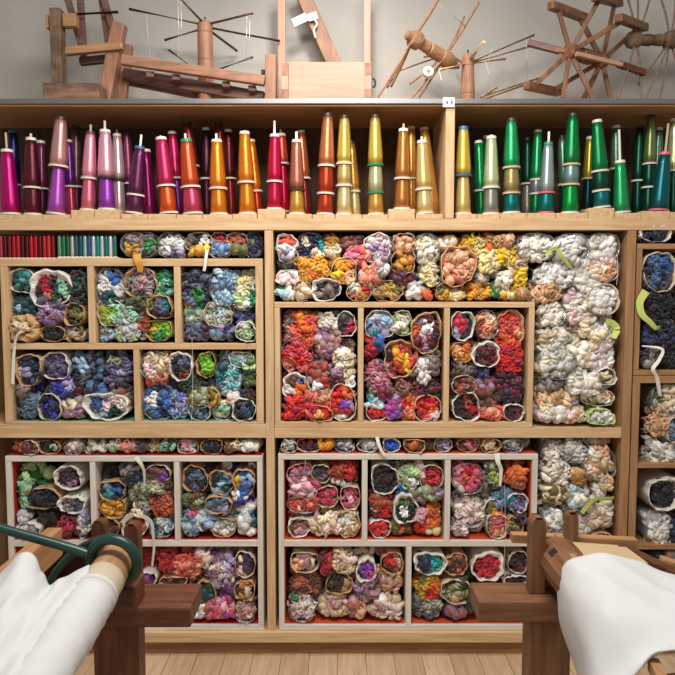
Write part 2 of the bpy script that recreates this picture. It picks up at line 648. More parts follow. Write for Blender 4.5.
# white boxes
for k, (xa, xb, zt, name) in enumerate((
        (X(7.5, 540), X(263, 540), Z(456.5), 'white-edged red-lined cubby box of mixed yarn, left of the centre post'),
        (X(278.5, 540), X(537.5, 500), Z(454.5), 'white-edged orange-lined cubby box of pinks and browns, right of the centre post'))):
    zb = Z(630.8)
    t = 0.021
    sh = (Z(547), Z(541))
    up = [(90, 95.5), (174, 179.5)] if k == 0 else [(362, 367.5), (445, 450.5)]
    lo = [(131, 136.5)] if k == 0 else [(406, 411.5)]
    dv = [(X(a, 500), X(b, 500), sh[1], zt - t) for a, b in up] + [(X(a, 585), X(b, 585), zb + t, sh[0]) for a, b in lo]
    sp = []
    edges = [xa + t] + [v for a, b in up for v in (X(a, 500), X(b, 500))] + [xb - t]
    for i in range(0, len(edges), 2):
        sp.append((edges[i] + .002, edges[i + 1] - .002, sh[1]))
    edges = [xa + t] + [v for a, b in lo for v in (X(a, 585), X(b, 585))] + [xb - t]
    for i in range(0, len(edges), 2):
        sp.append((edges[i] + .002, edges[i + 1] - .002, zb + t))
    sp.append((xa + .004, xb - .004, zt))
    r_ = cubby('cubby_box', name, xa, xb, zb, zt, t, M_WHITE, shelves=[sh], dividers=dv, lining=(M_RED if k == 0 else M_REDO, sp))
    # painted inside of the outer sides
    for xs in (xa + t + .0004, xb - t - .0026):
        for za, zbb in ((zb + t + .002, sh[0] - .002), (sh[1] + .002, zt - t - .002)):
            box('painted_side', M_RED if k == 0 else M_REDO, r_, xs, xs + .0022, .018, .298, za, zbb, 0)
# right-hand boxes
xa = X(634.6, 350)
cubby('cubby_box', 'brown wooden cubby box of navy yarn at the right edge, above the cream yarn box', xa, X(745), Z(375.5), Z(243.5), 0.02, M_OAK)
cubby('cubby_box', 'brown wooden cubby box of pale yarn at the right edge, below the navy yarn box', xa, X(745), Z(630.8), Z(376), 0.028, M_OAK,
      shelves=[(Z(468.5), Z(463.5)), (Z(550), Z(545))])

# ------------------------------------------------------------------ skein shapes
def rope(bm, uvl, pts, rad, seg=11, lobes=2, depth=0.22, twist=1.0):
    """A strand: lobed cross-section twisting along a path; UV runs along the strand."""
    n = len(pts)
    if not hasattr(rad, '__len__'):
        rad = [rad] * n
    rings = []
    ps = None
    for i, p in enumerate(pts):
        t = (pts[min(i + 1, n - 1)] - pts[max(i - 1, 0)]).normalized()
        if ps is None:
            s, u = frame_of(t)
        else:
            s = (ps - t * t.dot(ps)).normalized()
            u = t.cross(s)
        ps = s
        ring = []
        for k in range(seg):
            a = 2 * math.pi * k / seg
            rr = rad[i] * (1 + depth * math.cos(lobes * (a + twist * 2 * math.pi * i / n)))
            ring.append(bm.verts.new(p + (s * math.cos(a) + u * math.sin(a)) * rr))
        rings.append(ring)
    for i in range(n - 1):
        for k in range(seg):
            f = bm.faces.new((rings[i][k], rings[i][(k + 1) % seg], rings[i + 1][(k + 1) % seg], rings[i + 1][k]))
            for lp, (a, b) in zip(f.loops, ((i, k), (i, k + 1), (i + 1, k + 1), (i + 1, k))):
                lp[uvl].uv = (a / n * 3, b / seg + twist * a / n)
    bm.faces.new(rings[0][::-1])
    bm.faces.new(rings[-1])


def taper(n, r, e=0.5):
    return [r * (1 - e * abs(2 * i / (n - 1) - 1) ** 4) for i in range(n)]


def make_protos():
    out = {}
    rr = random.Random(3)

    def finish(key, bm):
        for f in bm.faces:
            f.smooth = True
        bmesh.ops.recalc_face_normals(bm, faces=bm.faces)
        me = bpy.data.meshes.new('skein')
        bm.to_mesh(me)
        bm.free()
        me.materials.append(M_SILK)
        out.setdefault(key, []).append(me)

    V = Vector

    def begin():
        bm = bmesh.new()
        return bm, bm.loops.layers.uv.new('UVMap')

    for j in range(3):     # fat folded end of a twisted hank: a loop that turns back
        bm, uvl = begin()
        w = rr.uniform(.42, .55)
        P = smooth_path([V((-w, 2.0, rr.uniform(-.2, .2))), V((-w, .9, .05)), V((-w * .9, .1, .1)), V((0, -.35, rr.uniform(-.1, .1))),
                         V((w * .9, .1, -.1)), V((w, .9, 0)), V((w, 2.0, rr.uniform(-.2, .2)))], 4)
        rope(bm, uvl, P, taper(len(P), .52, .2), lobes=3, depth=.12, twist=rr.uniform(1.2, 2.2) * rr.choice((-1, 1)))
        finish('loop', bm)
    for j in range(3):     # a fat twisted hank lying across, ends tucked back
        bm, uvl = begin()
        b = rr.uniform(-.35, .35)
        P = smooth_path([V((-1.0, 1.1, -b * .6)), V((-.95, .3, -b * .4)), V((-.5, -.1, b)), V((.1, -.15, b * .6)), V((.6, -.1, -b * .5)),
                         V((.98, .35, -b)), V((1.0, 1.1, -b))], 4)
        rope(bm, uvl, P, taper(len(P), .5, .3), lobes=2, depth=.2, twist=rr.uniform(1.6, 2.6) * rr.choice((-1, 1)))
        finish('across', bm)
    for j in range(3):     # round twisted end, like a bun
        bm, uvl = begin()
        P = [V((0, y, 0)) for y in (1.8, 1.2, .7, .3, 0, -.25, -.45, -.58, -.64)]
        rope(bm, uvl, P, [.7, .82, .9, .95, .93, .82, .6, .34, .08], seg=20, lobes=4 + j % 2, depth=.09, twist=rr.uniform(.35, .8) * rr.choice((-1, 1)))
        finish('bun', bm)
    for j in range(4):     # two ropes twisted round each other, the pair bent into an arc
        bm, uvl = begin()
        bend = rr.uniform(-.5, .5)
        n = 26
        sg = rr.choice((-1, 1))
        for q in (0, 1):
            P = []
            for i in range(n):
                t = i / (n - 1) * 2 - 1
                c = V((t * 1.05, .75 * t ** 4 - .15, bend * (1 - t * t) - bend * .5))
                a = sg * t * 5.2 + q * math.pi
                P.append(c + V((0, math.sin(a) * .3, math.cos(a) * .34)))
            rope(bm, uvl, P, taper(n, .33, .35), seg=9, lobes=2, depth=.12, twist=2.5 * sg)
        finish('twist', bm)
    for j in range(3):     # nested folded loops
        bm, uvl = begin()
        for q in range(3):
            w = .78 - q * .3
            z = rr.uniform(-.3, .3)
            y = -.1 + q * .06
            P = smooth_path([V((-w, 1.5, z)), V((-w, .5, z + .05)), V((-w * .8, y + .05, z + .3)), V((0, y - .22, z + rr.uniform(.1, .45))),
                             V((w * .8, y + .05, z - .15)), V((w, .5, z - .2)), V((w, 1.5, z))], 4)
            rope(bm, uvl, P, taper(len(P), .3, .3), seg=9, lobes=2, depth=.14, twist=rr.uniform(1.5, 3))
        finish('fold', bm)
    for j in range(4):     # curled rope, a spiral coming forward
        bm, uvl = begin()
        P = []
        turn = rr.uniform(7, 10)
        for i in range(34):
            s = i / 33
            a = turn * s
            k = .72 * (1 - .62 * s)
            P.append(V((k * math.cos(a), .45 - .75 * s + .1 * math.sin(2 * a), k * math.sin(a))))
        rope(bm, uvl, P, taper(34, .3, .3), seg=9, lobes=2, depth=.15, twist=3 * rr.choice((-1, 1)))
        finish('curl', bm)
    for j in range(3):     # pretzel knot
        bm, uvl = begin()
        P = []
        for i in range(44):
            a = 2 * math.pi * i / 43
            P.append(V(((.56 + .26 * math.cos(3 * a)) * math.cos(2 * a), .26 * math.sin(3 * a), (.56 + .26 * math.cos(3 * a)) * math.sin(2 * a))))
        rope(bm, uvl, P, .25, seg=8, lobes=2, depth=.12, twist=4)
        finish('knot', bm)
    for j in range(4):     # loose floss: several thinner strands in waves
        bm, uvl = begin()
        for q in range(7):
            c = V((rr.uniform(-.45, .45), rr.uniform(-.1, .4), rr.uniform(-.55, .55)))
            a0 = rr.uniform(0, 6.28)
            P = []
            for i in range(15):
                s = i / 14 * 2 - 1
                P.append(c + V((math.cos(a0) * s * .8 - math.sin(a0) * .28 * math.sin(4.5 * s + q), .5 * s * s - .25 + .12 * math.sin(5 * s + q),
                                math.sin(a0) * s * .8 + math.cos(a0) * .28 * math.sin(4.5 * s + q))))
            rope(bm, uvl, P, taper(15, .19, .4), seg=7, lobes=2, depth=.15, twist=2)
        finish('floss', bm)
    return out


PROTO = make_protos()
MIX = {'a': [('twist', 5), ('fold', 4), ('curl', 4), ('loop', 2), ('bun', 1), ('knot', 2), ('floss', 2)],
       'b': [('bun', 3), ('loop', 4), ('across', 3), ('fold', 2), ('twist', 1)],          # rounded
       'f': [('floss', 6), ('curl', 3), ('twist', 2), ('knot', 2)]}        # fussy


def pick_proto(style):
    ks = MIX[style]
    t = R.uniform(0, sum(w for _, w in ks))
    for k, w in ks:
        t -= w
        if t <= 0:
            return R.choice(PROTO[k])
    return R.choice(PROTO['loop'])


PAL = dict(
    teal=(28, 112, 118), dkteal=(18, 66, 72), aqua=(96, 176, 170), turquoise=(40, 160, 165), mint=(150, 200, 172), ice=(176, 204, 212),
    green=(48, 124, 66), emerald=(22, 122, 78), dkgreen=(28, 66, 46), lime=(118, 186, 40), yellowgreen=(166, 186, 72), palegreen=(176, 204, 150),
    sage=(164, 172, 142), olive=(112, 108, 54), dkolive=(66, 66, 40), moss=(88, 104, 58),
    navy=(26, 34, 62), dknavy=(20, 24, 36), blue=(46, 92, 160), royal=(46, 56, 158), bright=(28, 92, 210), denim=(72, 100, 142), steel=(104, 132, 158),
    sky=(128, 164, 204), periwinkle=(112, 124, 190), lightblue=(160, 190, 216), slate=(86, 94, 116), indigo=(54, 52, 96), violetgrey=(98, 90, 122),
    lavender=(168, 158, 192), lilac=(182, 150, 188), violet=(118, 66, 158), purple=(112, 44, 120), magenta=(176, 70, 150), plum=(82, 48, 72), dkplum=(48, 32, 46),
    mauve=(146, 110, 132), duskpink=(196, 148, 146), palepink=(232, 204, 204), pink=(214, 122, 146), rose=(196, 84, 112), ltpink=(228, 166, 182),
    crimson=(178, 32, 58), red=(200, 40, 38), scarlet=(214, 40, 40), brick=(168, 58, 44), maroon=(98, 32, 40), wine=(110, 26, 52), dkwine=(56, 24, 34),
    coral=(222, 92, 76), salmon=(224, 134, 112), peach=(234, 180, 142), orange=(226, 112, 44), amber=(236, 160, 40), gold=(206, 150, 54), yellow=(236, 200, 52),
    mustard=(196, 152, 48), ochre=(178, 124, 58), paleyellow=(236, 220, 154), rust=(166, 76, 44), copper=(178, 104, 76), terracotta=(198, 96, 58),
    brown=(102, 68, 48), dkbrown=(58, 40, 32), rosebrown=(140, 88, 82), tan=(192, 156, 112), beige=(216, 192, 160), cream=(234, 218, 186), ivory=(236, 228, 212),
    white=(242, 239, 233), pearl=(224, 218, 210), silver=(196, 198, 196), grey=(146, 142, 138), taupe=(120, 106, 96), charcoal=(58, 56, 60), black=(26, 24, 28))

COMP = {
    'LT': ('on the shelf beside the bobbins', .03, 'left'),
    'L1': ('in the cubby under the red bobbins', .03, ''),
    'L2': ('in the cubby under the teal bobbins', .03, ''),
    'L3': ('in the upper blue cubby by the centre post', .03, ''),
    'L4': ('in the wide indigo cubby at lower left', .03, ''),
    'L5': ('in the lower green cubby by the centre post', .03, ''),
    'C0': ('in the long golden bay under the cones', .03, ''),
    'W0': ('in the tall bay of whites', .03, ''),
    'C1': ('in the coral cubby by the centre post', .03, ''),
    'C2': ('in the middle tall cubby of reds', .03, ''),
    'C3': ('in the red cubby beside the whites', .03, ''),
    'ML': ('on top of the left white-edged box', .03, ''),
    'MR': ('on top of the right white-edged box', .03, ''),
    'A1': ('in the first upper cubby, left white-edged box', .03, ''),
    'A2': ('in the second upper cubby, left white-edged box', .03, ''),
    'A3': ('in the third upper cubby, left white-edged box', .03, ''),
    'A4': ('in the lower cubby, left white-edged box', .03, ''),
    'B1': ('in the first upper cubby, right white-edged box', .03, ''),
    'B2': ('in the second upper cubby, right white-edged box', .03, ''),
    'B3': ('in the third upper cubby, right white-edged box', .03, ''),
    'B4': ('in the lower pink cubby, right white-edged box', .03, ''),
    'B5': ('in the lower red cubby, right white-edged box', .03, ''),
    'D0': ('in the low bay of creams', .03, ''),
    'R1': ('in the brown box of navy yarn', .03, ''),
    'R2': ('in the brown box of pale yarn', .03, ''),
    'R0': ('on top of the brown navy box', .03, ''),
}
WRAPTXT = {'w': 'in white paper', 'W': 'in white paper', 'k': 'in kraft paper', 'c': 'in cream paper', 'p': 'in clear plastic', 'n': '', 'g': 'in pale green paper'}
M_GPAPER = paper('pale_green_paper', rgb(196, 214, 132))
WRAPMAT = {'w': M_WPAPER, 'W': M_WPAPER, 'k': M_KRAFT, 'c': M_CPAPER, 'p': M_PLASTIC, 'g': M_GPAPER}

# compartment | centre x y, half width, half height | wrapper | colours | words   (read off the photograph)
DATA = '''
LT 139 247 18 15 p taupe;taupe;gold@-.4,.4;grey;green@.5,-.1;plum@.3,.7|grey, gold and green
LT 173 248 13 13 p silver;lavender;white;violetgrey|silvery lavender
LT 200 240 13 9 c charcoal;taupe;white@.35,-.1;charcoal|charcoal and white
LT 200 256 11 6 n gold;ochre;yellow;taupe|small yellow and brown
LT 220 237 8 7 c crimson|single crimson
LT 221 254 12 8 c sky;periwinkle;lightblue|sky blue
LT 238 240 10 9 c copper;rust;white@-.5,.5|copper and white
LT 240 256 8 6 n olive;dkgreen|small olive green
LT 255 246 8 14 p slate;navy;olive@.2,-.3|slate and olive
L1 20 281 13 12 w teal;teal;emerald;dkteal;aqua|teal and emerald
L1 53 287 20 19 W crimson@-.45,-.1;crimson@-.2,-.5;dkplum@-.8,.1;dkgreen@.3,.4;black@.2,-.1;mint@.6,.0;dkplum@.3,-.7;copper@-.1,.7|crimson and dark green
L1 24 306 15 9 n lightblue@-.6,.2;teal;dkteal;navy|dark teal with pale blue
L1 79 284 8 19 n charcoal;dkgreen;black|dark charcoal
L1 52 312 13 13 n mauve;lilac;violetgrey;mauve|mauve
L1 55 335 12 8 k dknavy;black|black
L1 79 314 10 11 k brown;olive;dkbrown|brown and olive
L1 77 335 11 7 n olive;grey;beige|grey olive
L2 108 285 14 18 p white@-.3,.1;blue@.1,-.5;teal@0,.6;silver;dkteal@-.3,.6;slate@.3,-.6|white, blue and teal
L2 142 281 17 14 k taupe;mauve;duskpink@0,.1;plum@.1,.6;grey|dusky grey mauve
L2 165 285 8 14 n emerald;aqua;emerald;mint|emerald
L2 105 312 12 13 c yellowgreen;lime@.5,.2;palegreen;yellowgreen|yellow-green
L2 139 303 12 8 n dkolive;moss|dark moss
L2 125 319 11 13 n mint;silver;sage|pale mint
L2 162 307 12 12 k taupe@-.6,-.1;teal@.3,-.3;black@.2,.5;teal@.6,-.1;slate@0,0|teal and taupe
L2 143 318 8 10 n rust;taupe;dkbrown|rusty brown
L2 160 332 13 11 k green;lime@-.5,.3;yellow@-.25,.0;lime;green|bright green and yellow
L2 128 335 11 8 n white;silver;palegreen|silvery white
L2 103 335 9 9 n olive@.4,-.4;lightblue@0,.6;grey|grey and pale blue
L3 195 288 13 18 n dknavy;navy;green@.1,.35;green@.2,.6;slate|navy and green
L3 225 287 14 17 p lightblue;steel;ice;sky|pale blue
L3 246 293 12 16 p cream;paleyellow;emerald@.6,.1;white@.2,.7;palegreen|cream with emerald
L3 193 311 11 14 n mint;yellow@-.3,-.7;ice@.6,-.5;silver;sage|mint with one yellow
L3 219 314 13 13 c silver;sage;ice;sage|pale sage
L3 247 317 11 8 n indigo;violetgrey;periwinkle@-.3,.2|indigo
L3 195 333 13 9 n violetgrey;plum;slate|dull plum
L3 222 333 12 9 n slate;lavender;indigo;steel|slate lavender
L3 249 333 10 10 w sage;palegreen;white@-.3,-.6|sage green
L4 27 369 13 16 k navy@0,-.5;white@-.6,.2;denim@.3,.5;navy;lavender@-.1,.1|navy, white and denim
L4 57 364 14 14 w violetgrey;indigo;dkplum;violetgrey|violet grey
L4 90 369 14 15 n denim;lightblue@-.4,-.2;slate;navy;steel|denim blue
L4 120 373 13 15 n violetgrey;lavender;dkplum;sage@-.2,-.8;violetgrey|lavender grey
L4 66 388 16 12 n royal;violet@-.2,-.6;indigo;lavender@.3,-.2;maroon@.8,.3;royal@-.1,.3;navy|royal blue and violet
L4 27 406 12 13 n steel;dkteal;slate|greyish teal
L4 20 391 7 6 n taupe;mauve|small taupe
L4 52 409 11 13 c royal;indigo;dknavy;royal|royal blue
L4 76 410 10 11 n mauve;grey;cream@-.3,-.3;taupe|grey mauve
L4 108 409 22 14 W blue@-.6,-.2;blue@-.3,-.1;slate@-.6,.3;dkteal@.3,.3;dkteal@.4,.6;pearl@.7,.2;ice@-.4,.7;palepink@0,-.1|blue and white
L4 98 389 10 6 n navy;denim|small navy
L4 125 393 9 6 n dkolive;taupe;rosebrown|small brown olive
L5 155 362 15 14 p cream;beige;tan@.4,.3;palepink@-.4,.1|cream and beige
L5 151 379 12 7 n salmon;coral;salmon|salmon
L5 182 365 12 14 W navy;dknavy;brick@.1,.6;slate@.3,-.1|navy and brick
L5 207 364 9 13 k lime|lime green
L5 159 401 16 17 p denim;steel;navy;white@-.4,-.2;blue|denim blue
L5 242 358 12 8 w silver;white;ice|silvery white
L5 230 376 13 18 p ice;teal@-.7,0;aqua;ice;dkteal@-.4,-.3;steel|icy teal
L5 200 397 11 10 p sage;moss;yellowgreen;olive|sage olive
L5 214 397 6 10 k mustard;olive|mustard
L5 179 411 10 13 n periwinkle;lavender;lightblue|periwinkle
L5 254 372 7 14 n moss;palegreen;dkgreen|moss green
L5 201 416 11 8 w slate;dkteal;steel|slate teal
L5 223 413 10 10 p mint;cream;silver|pale minty cream
L5 247 411 12 11 w dkteal;black;slate;dkteal|dark teal
L5 190 384 9 7 n dkolive;dkgreen|small dark green
L5 233 399 8 6 n cream;pearl|small pale cream
L5 250 394 8 5 n black;dkbrown|small black
C0 284 247 11 14 w coral@0,-.4;lavender@-.2,.5;white;coral@-.1,-.2;palepink|coral and lavender
C0 311 244 14 13 p navy;blue@-.4,.6;turquoise@.5,.1;cream@-.4,-.4;navy;cream@.3,.5|navy, turquoise and cream
C0 283 263 11 5 n olive;charcoal|small olive
C0 287 278 12 8 w palepink;pearl;palepink|pale pink
C0 281 297 9 6 n mint;ice;white|minty white
C0 313 268 14 12 n amber;orange;amber;gold|amber orange
C0 303 293 8 10 c cream;tan;beige|tan and cream
C0 326 294 15 11 W taupe;dkplum;charcoal;rosebrown@.4,-.4|dark taupe
C0 332 248 8 15 n ochre;gold;cream|ochre
C0 352 241 10 8 n maroon;rosebrown;brown|maroon brown
C0 357 256 11 9 n coral;pink;rose;salmon|coral pink
C0 344 271 12 13 c amber;yellow;peach@.3,.4;amber|amber yellow
C0 359 296 12 9 c pearl@-.2,-.6;red@.5,-.4;mustard@0,.5;salmon@-.7,.4|white, red and mustard
C0 369 276 10 10 n tan;cream;salmon|tan and cream
C0 376 243 14 14 w palepink;white;lilac;palepink|pale pink and white
C0 382 264 8 10 n palepink;silver;mauve|silvery pink
C0 404 238 11 9 c peach;orange@0,.4;peach|peach
C0 403 261 12 13 k ochre;gold;tan;ochre|ochre gold
C0 387 292 17 10 k tan;olive;cream;mustard|olive tan
C0 403 277 12 6 n maroon;plum|deep maroon
C0 426 249 12 15 p cream;white;ivory|white and cream
C0 429 275 11 11 p paleyellow;cream|pale yellow
C0 415 291 9 9 n silver;sage;white|silver sage
C0 427 295 6 6 n terracotta|single terracotta
C0 446 240 9 8 n cream;tan;ivory|beige cream
C0 457 266 17 20 k salmon;peach;salmon;peach|salmon pink
C0 443 292 8 8 k mustard;olive|mustard olive
C0 452 300 10 5 n paleyellow;cream|small lemon cream
C0 471 246 10 10 n paleyellow;gold;yellow|lemon and gold
C0 488 263 9 11 n cream;paleyellow|cream
C0 478 293 10 9 n amber;gold|amber
C0 504 256 11 8 n yellow|bright yellow
C0 504 281 8 9 n cream;ivory|ivory cream
C0 519 280 9 11 n yellow;mustard|yellow mustard
C0 507 297 9 7 n mustard;paleyellow|pale mustard
C0 522 298 7 6 n tan;olive;ochre|tan olive
C0 503 240 9 7 n peach;tan;salmon|dull peach
C0 489 241 7 9 n ochre;orange;tan|ochre and orange
C0 519 263 11 9 n beige;palepink;tan|pinkish beige
C0 481 279 8 7 n taupe;cream;grey|small taupe
C0 495 290 5 6 n green;palegreen|tiny green
W0 533 244 18 13 p white;ivory;ivory|ivory beside green ribbon,
W0 569 245 17 15 p white;pearl;silver|pearly grey-white
W0 608 241 17 13 p ivory;pearl;white|oval ivory
W0 553 276 19 13 p white;white;pearl|bright white, green-ribboned,
W0 585 273 12 12 n white;ivory|smooth round white
W0 611 269 15 13 p peach;palepink;ivory;peach@-.5,.1|pale peach
W0 545 294 14 8 n peach;tan|peachy tan
W0 588 288 10 6 n ivory;pearl|small flat ivory
W0 607 299 15 15 c white;white;pearl|large smooth white
W0 578 306 14 14 n palepink;ivory;pearl|blush pink
W0 549 314 13 12 p ivory;white;pearl|square ivory
W0 588 327 9 9 n ivory;cream|small cream
W0 606 333 14 9 n ivory;white;cream|oval white over green paper,
W0 552 338 16 10 n beige;ivory;pearl|beige ivory
W0 582 354 14 12 n ivory;cream|fat ivory
W0 611 354 13 14 n pearl;palepink;white|knobbly pinkish white
W0 550 363 18 15 p ivory;pearl;silver|large string-bound ivory
W0 583 382 18 13 p ivory;pearl;white|fanned ivory
W0 606 376 10 8 w cream;taupe;olive|cream and taupe
W0 549 385 11 6 n taupe;grey|small grey taupe
W0 541 399 8 10 n peach;cream|peach cream
W0 563 398 14 8 n beige;tan;lavender@.8,.2|beige tan
W0 603 397 16 8 c ivory;beige;taupe|flat ivory and taupe
W0 552 416 17 9 n ivory;palepink;pearl|bottom-row ivory
W0 577 416 8 9 n peach;beige;ivory|bottom-row peach
W0 604 416 14 8 g white;silver;pearl|white
C1 302 327 16 18 n coral;orange;amber@.2,-.8;taupe@-.8,-.6;duskpink@-.8,.2;coral;coral|orange coral
C1 329 321 11 8 p ivory;cream;white|ivory
C1 348 324 10 12 w charcoal@-.3,-.1;crimson@.4,.2;charcoal|charcoal and crimson
C1 328 341 13 16 n duskpink;palepink;mauve;duskpink|dusty pink
C1 293 355 15 16 p rose;red;coral;salmon@-.5,.6;scarlet|rose red
C1 347 360 11 11 n ivory;white;cream|white
C1 319 376 12 14 p rosebrown;brick;duskpink;white@0,.7|rose brown
C1 294 386 14 13 W white@-.6,.1;blue@.1,-.5;orange@.2,.2;orange@.5,.6;brown@-.1,-.4|orange with one blue
C1 338 378 8 9 n mauve;maroon;palepink|mauve
C1 350 378 8 8 n cream;white|creamy white
C1 319 397 13 8 n salmon;coral;peach|salmon
C1 289 412 12 12 n red;scarlet;crimson|scarlet
C1 310 411 8 9 n crimson;rose;coral|crimson rose
C1 321 418 12 8 k scarlet@.3,-.2;cream@-.5,0;scarlet;gold@-.2,.4|scarlet and cream
C1 343 405 13 18 c red;orange@.4,-.5;violet@.1,.0;lilac@.4,0;red;white@0,.9;scarlet|red with violet
C2 377 324 14 14 c lightblue;lavender;silver;teal@-.4,.6;sky|pale blue
C2 402 323 10 12 c palegreen;white;ivory;sage|pale green
C2 432 332 15 20 k maroon;dkplum;orange@-.7,.1;white@.1,-.3;mauve;maroon;palepink@-.2,.3|maroon and plum
C2 368 345 6 11 n red;crimson|small red
C2 378 343 7 8 n blue|small blue
C2 400 358 17 18 k dkwine@-.7,0;amber@-.15,-.05;yellow@.15,.25;brick@.35,-.6;coral@.65,.2;amber@-.3,-.2;brick@-.3,.6|gold, yellow and coral
C2 376 377 14 15 n duskpink;rose;pink;mauve|dusty rose
C2 385 393 8 6 n wine|small wine red
C2 424 371 7 12 n pearl;white|pearl white
C2 438 362 8 12 n grey;silver;taupe|pearl grey
C2 404 390 9 10 n brown;rust;rosebrown|rusty brown
C2 428 389 12 8 n dkwine;maroon;wine|dark wine
C2 373 403 10 6 n ice;aqua;white|icy blue
C2 377 417 11 9 w red;scarlet|scarlet
C2 393 409 8 13 n lilac;violet@.2,.6;magenta|lilac and violet
C2 407 411 8 13 n salmon;red@-.2,-.5;orange|orange salmon
C2 429 408 13 13 c red;scarlet;orange@.3,.3|bright red
C2 438 422 7 5 n palepink;rose|tiny pink
C3 462 323 11 15 w lavender@-.5,.3;crimson@-.1,0;black@.5,0;dknavy@.4,-.5;charcoal@.4,.6|black with crimson
C3 486 321 10 14 p peach;rust@-.5,.2;cream@.2,-.4;salmon|peach and rust
C3 513 328 15 18 k red;coral;orange@-.1,.5;peach@.7,.4;coral|red and orange
C3 460 352 10 10 k peach;orange;amber|peach orange
C3 485 354 13 13 W dkwine;maroon|dark maroon
C3 513 357 15 14 n scarlet;red;crimson|scarlet
C3 459 370 12 8 n taupe;brown;dkbrown|taupe brown
C3 458 384 12 9 c rust;brown;rosebrown|rusty brown
C3 480 372 9 8 n indigo;dkplum|dark indigo
C3 513 386 16 14 n dkwine;dkplum;wine;dkwine|blackish wine
C3 461 410 14 14 w brick@.1,-.4;black@-.5,.4;crimson@.5,.4;dkwine;red@.2,0|brick red and black
C3 483 386 11 8 n mauve;rosebrown;plum|dull mauve
C3 488 401 10 9 n brown;rosebrown;copper|coppery brown
C3 493 417 13 7 n salmon;peach;coral|salmon
C3 516 415 10 9 w wine@.3,.1;black@-.4,-.1;wine|wine and black
ML 16 447 8 7 n orange;rust|orange rust
ML 32 449 9 7 c brown;maroon;taupe|maroon brown
ML 51 448 12 7 k black;sage@.4,.4;dkolive|black and sage
ML 76 449 10 7 p grey;taupe;palepink|grey taupe
ML 97 449 11 8 p cream;ivory;beige|ivory
ML 117 449 8 7 n sage;palegreen;white|pale sage
ML 130 449 7 7 n duskpink;salmon|dusky pink
ML 143 448 7 7 n charcoal;brown|charcoal brown
ML 156 449 7 7 n tan;cream|tan
ML 169 448 7 7 n sage;dkgreen;mint|sage and dark green
ML 189 449 10 7 c ltpink;palepink;mint@.7,0|pink
ML 213 447 11 8 k dknavy;black|black navy
ML 233 447 8 7 n brown;cream@.2,-.4;ochre|brown and cream
ML 250 447 10 8 n ivory;sage;white|white sage
MR 286 446 8 6 c steel;denim;silver|steel blue
MR 309 445 12 7 c maroon;crimson;palepink@.1,.8;plum|maroon
MR 326 447 8 6 n amber|amber
MR 344 446 9 7 p lavender;white;grey|lavender white
MR 367 446 10 6 w silver;rosebrown;grey|grey brown
MR 391 446 9 8 W bright;blue;bright|bright blue
MR 414 446 11 7 k rust;orange;brown|rust orange
MR 429 446 6 7 n dkbrown;brown|small dark brown
MR 442 446 9 7 c grey;lavender;mauve|lavender grey
MR 467 447 11 7 k brown;rosebrown;pink@.2,0|brown and pink
MR 490 447 10 7 k peach;tan;beige|peach tan
MR 511 446 10 7 p silver;white;grey|silver
D0 548 450 12 12 p ivory;pearl|ivory
D0 574 450 13 11 p white;silver;pearl|silvery white
D0 603 463 16 16 p cream;beige;ivory;peach|large round cream
D0 550 474 14 12 n pearl;ivory;beige|pearl
D0 579 475 12 9 n tan;ochre;beige|tan
D0 551 494 13 9 n beige;olive;cream|olive beige
D0 579 497 14 12 p sage;silver;ivory;ice|pale sage
D0 597 489 8 8 n ivory;palepink|pinkish ivory
D0 612 483 8 7 n beige;peach|small beige
D0 599 513 11 11 n beige;ivory|beige egg-shaped, green-ribboned,
D0 614 509 6 12 n pearl;ivory|narrow ivory
D0 553 518 11 9 p white;silver|low bright white
D0 583 523 11 9 n pearl;palepink|lilac white
D0 612 539 11 9 k tan;copper|brown
A1 22 490 7 15 n green;mint;palegreen|green and mint
A1 45 497 18 11 k dknavy;black;navy|blackish navy
A1 70 476 14 12 W plum;maroon@.6,0;mauve;dkplum;lilac@.1,.7|plum
A1 74 503 13 9 W slate;dknavy;grey|slate grey
A1 72 525 13 10 n wine;crimson;maroon|wine red
A1 20 518 6 7 n silver;maroon;grey|small silver
A1 23 530 12 8 w grey;olive;silver|grey
A1 86 526 5 14 p lavender;white|narrow lavender white
A1 48 517 10 5 n dkolive;black|dark olive
A2 109 489 14 10 k navy;blue@.4,0;steel@-.4,-.3;turquoise@-.3,.6|navy and turquoise
A2 113 506 14 10 k gold;yellow;mustard;gold|golden yellow
A2 132 472 10 11 n charcoal;navy;grey|charcoal navy
A2 159 470 13 8 c plum;brown;violet@.3,.3|plum brown
A2 157 483 9 8 n sage;cream|pale sage
A2 140 491 10 11 n moss;sage;taupe|mossy taupe
A2 163 503 12 12 n rust;copper;brown|copper
A2 141 509 8 8 n taupe;cream;grey|greyish cream
A2 100 527 10 10 k brown;dkbrown|dark brown
A2 136 533 13 12 W rust;brown;copper@.4,.3|rusty brown
A2 163 526 11 9 p ice;teal;black@.6,.4;silver|icy teal
A3 196 475 13 13 k indigo;periwinkle;charcoal@-.3,-.7;navy;slate|indigo
A3 222 481 12 12 k navy;dkteal;steel@.3,-.3;lightblue@-.1,.5;dknavy|navy teal
A3 248 480 11 13 k periwinkle;sky;yellow@-.5,.1;lightblue;blue|sky blue with yellow
A3 193 500 9 7 n sage;moss;brown|mossy sage
A3 219 503 13 9 k lavender;slate;steel|lavender slate
A3 241 497 7 7 n blue;royal;white|royal blue
A3 250 507 9 6 n ice;white|icy white
A3 251 519 8 7 n teal;steel|teal
A3 185 523 8 14 n ice;sky;rose@.2,-.7;steel|pale blue with rose
A3 196 525 6 14 n white;silver|white
A3 207 518 8 10 n lightblue;slate;ice|light blue
A3 224 530 13 10 k silver;sage;ice;white|silvery sage
A3 244 522 6 11 n white;ice;silver|small silver white
A3 252 537 6 4 n palepink;white|tiny pink
A4 149 577 9 8 W magenta;purple;magenta|magenta
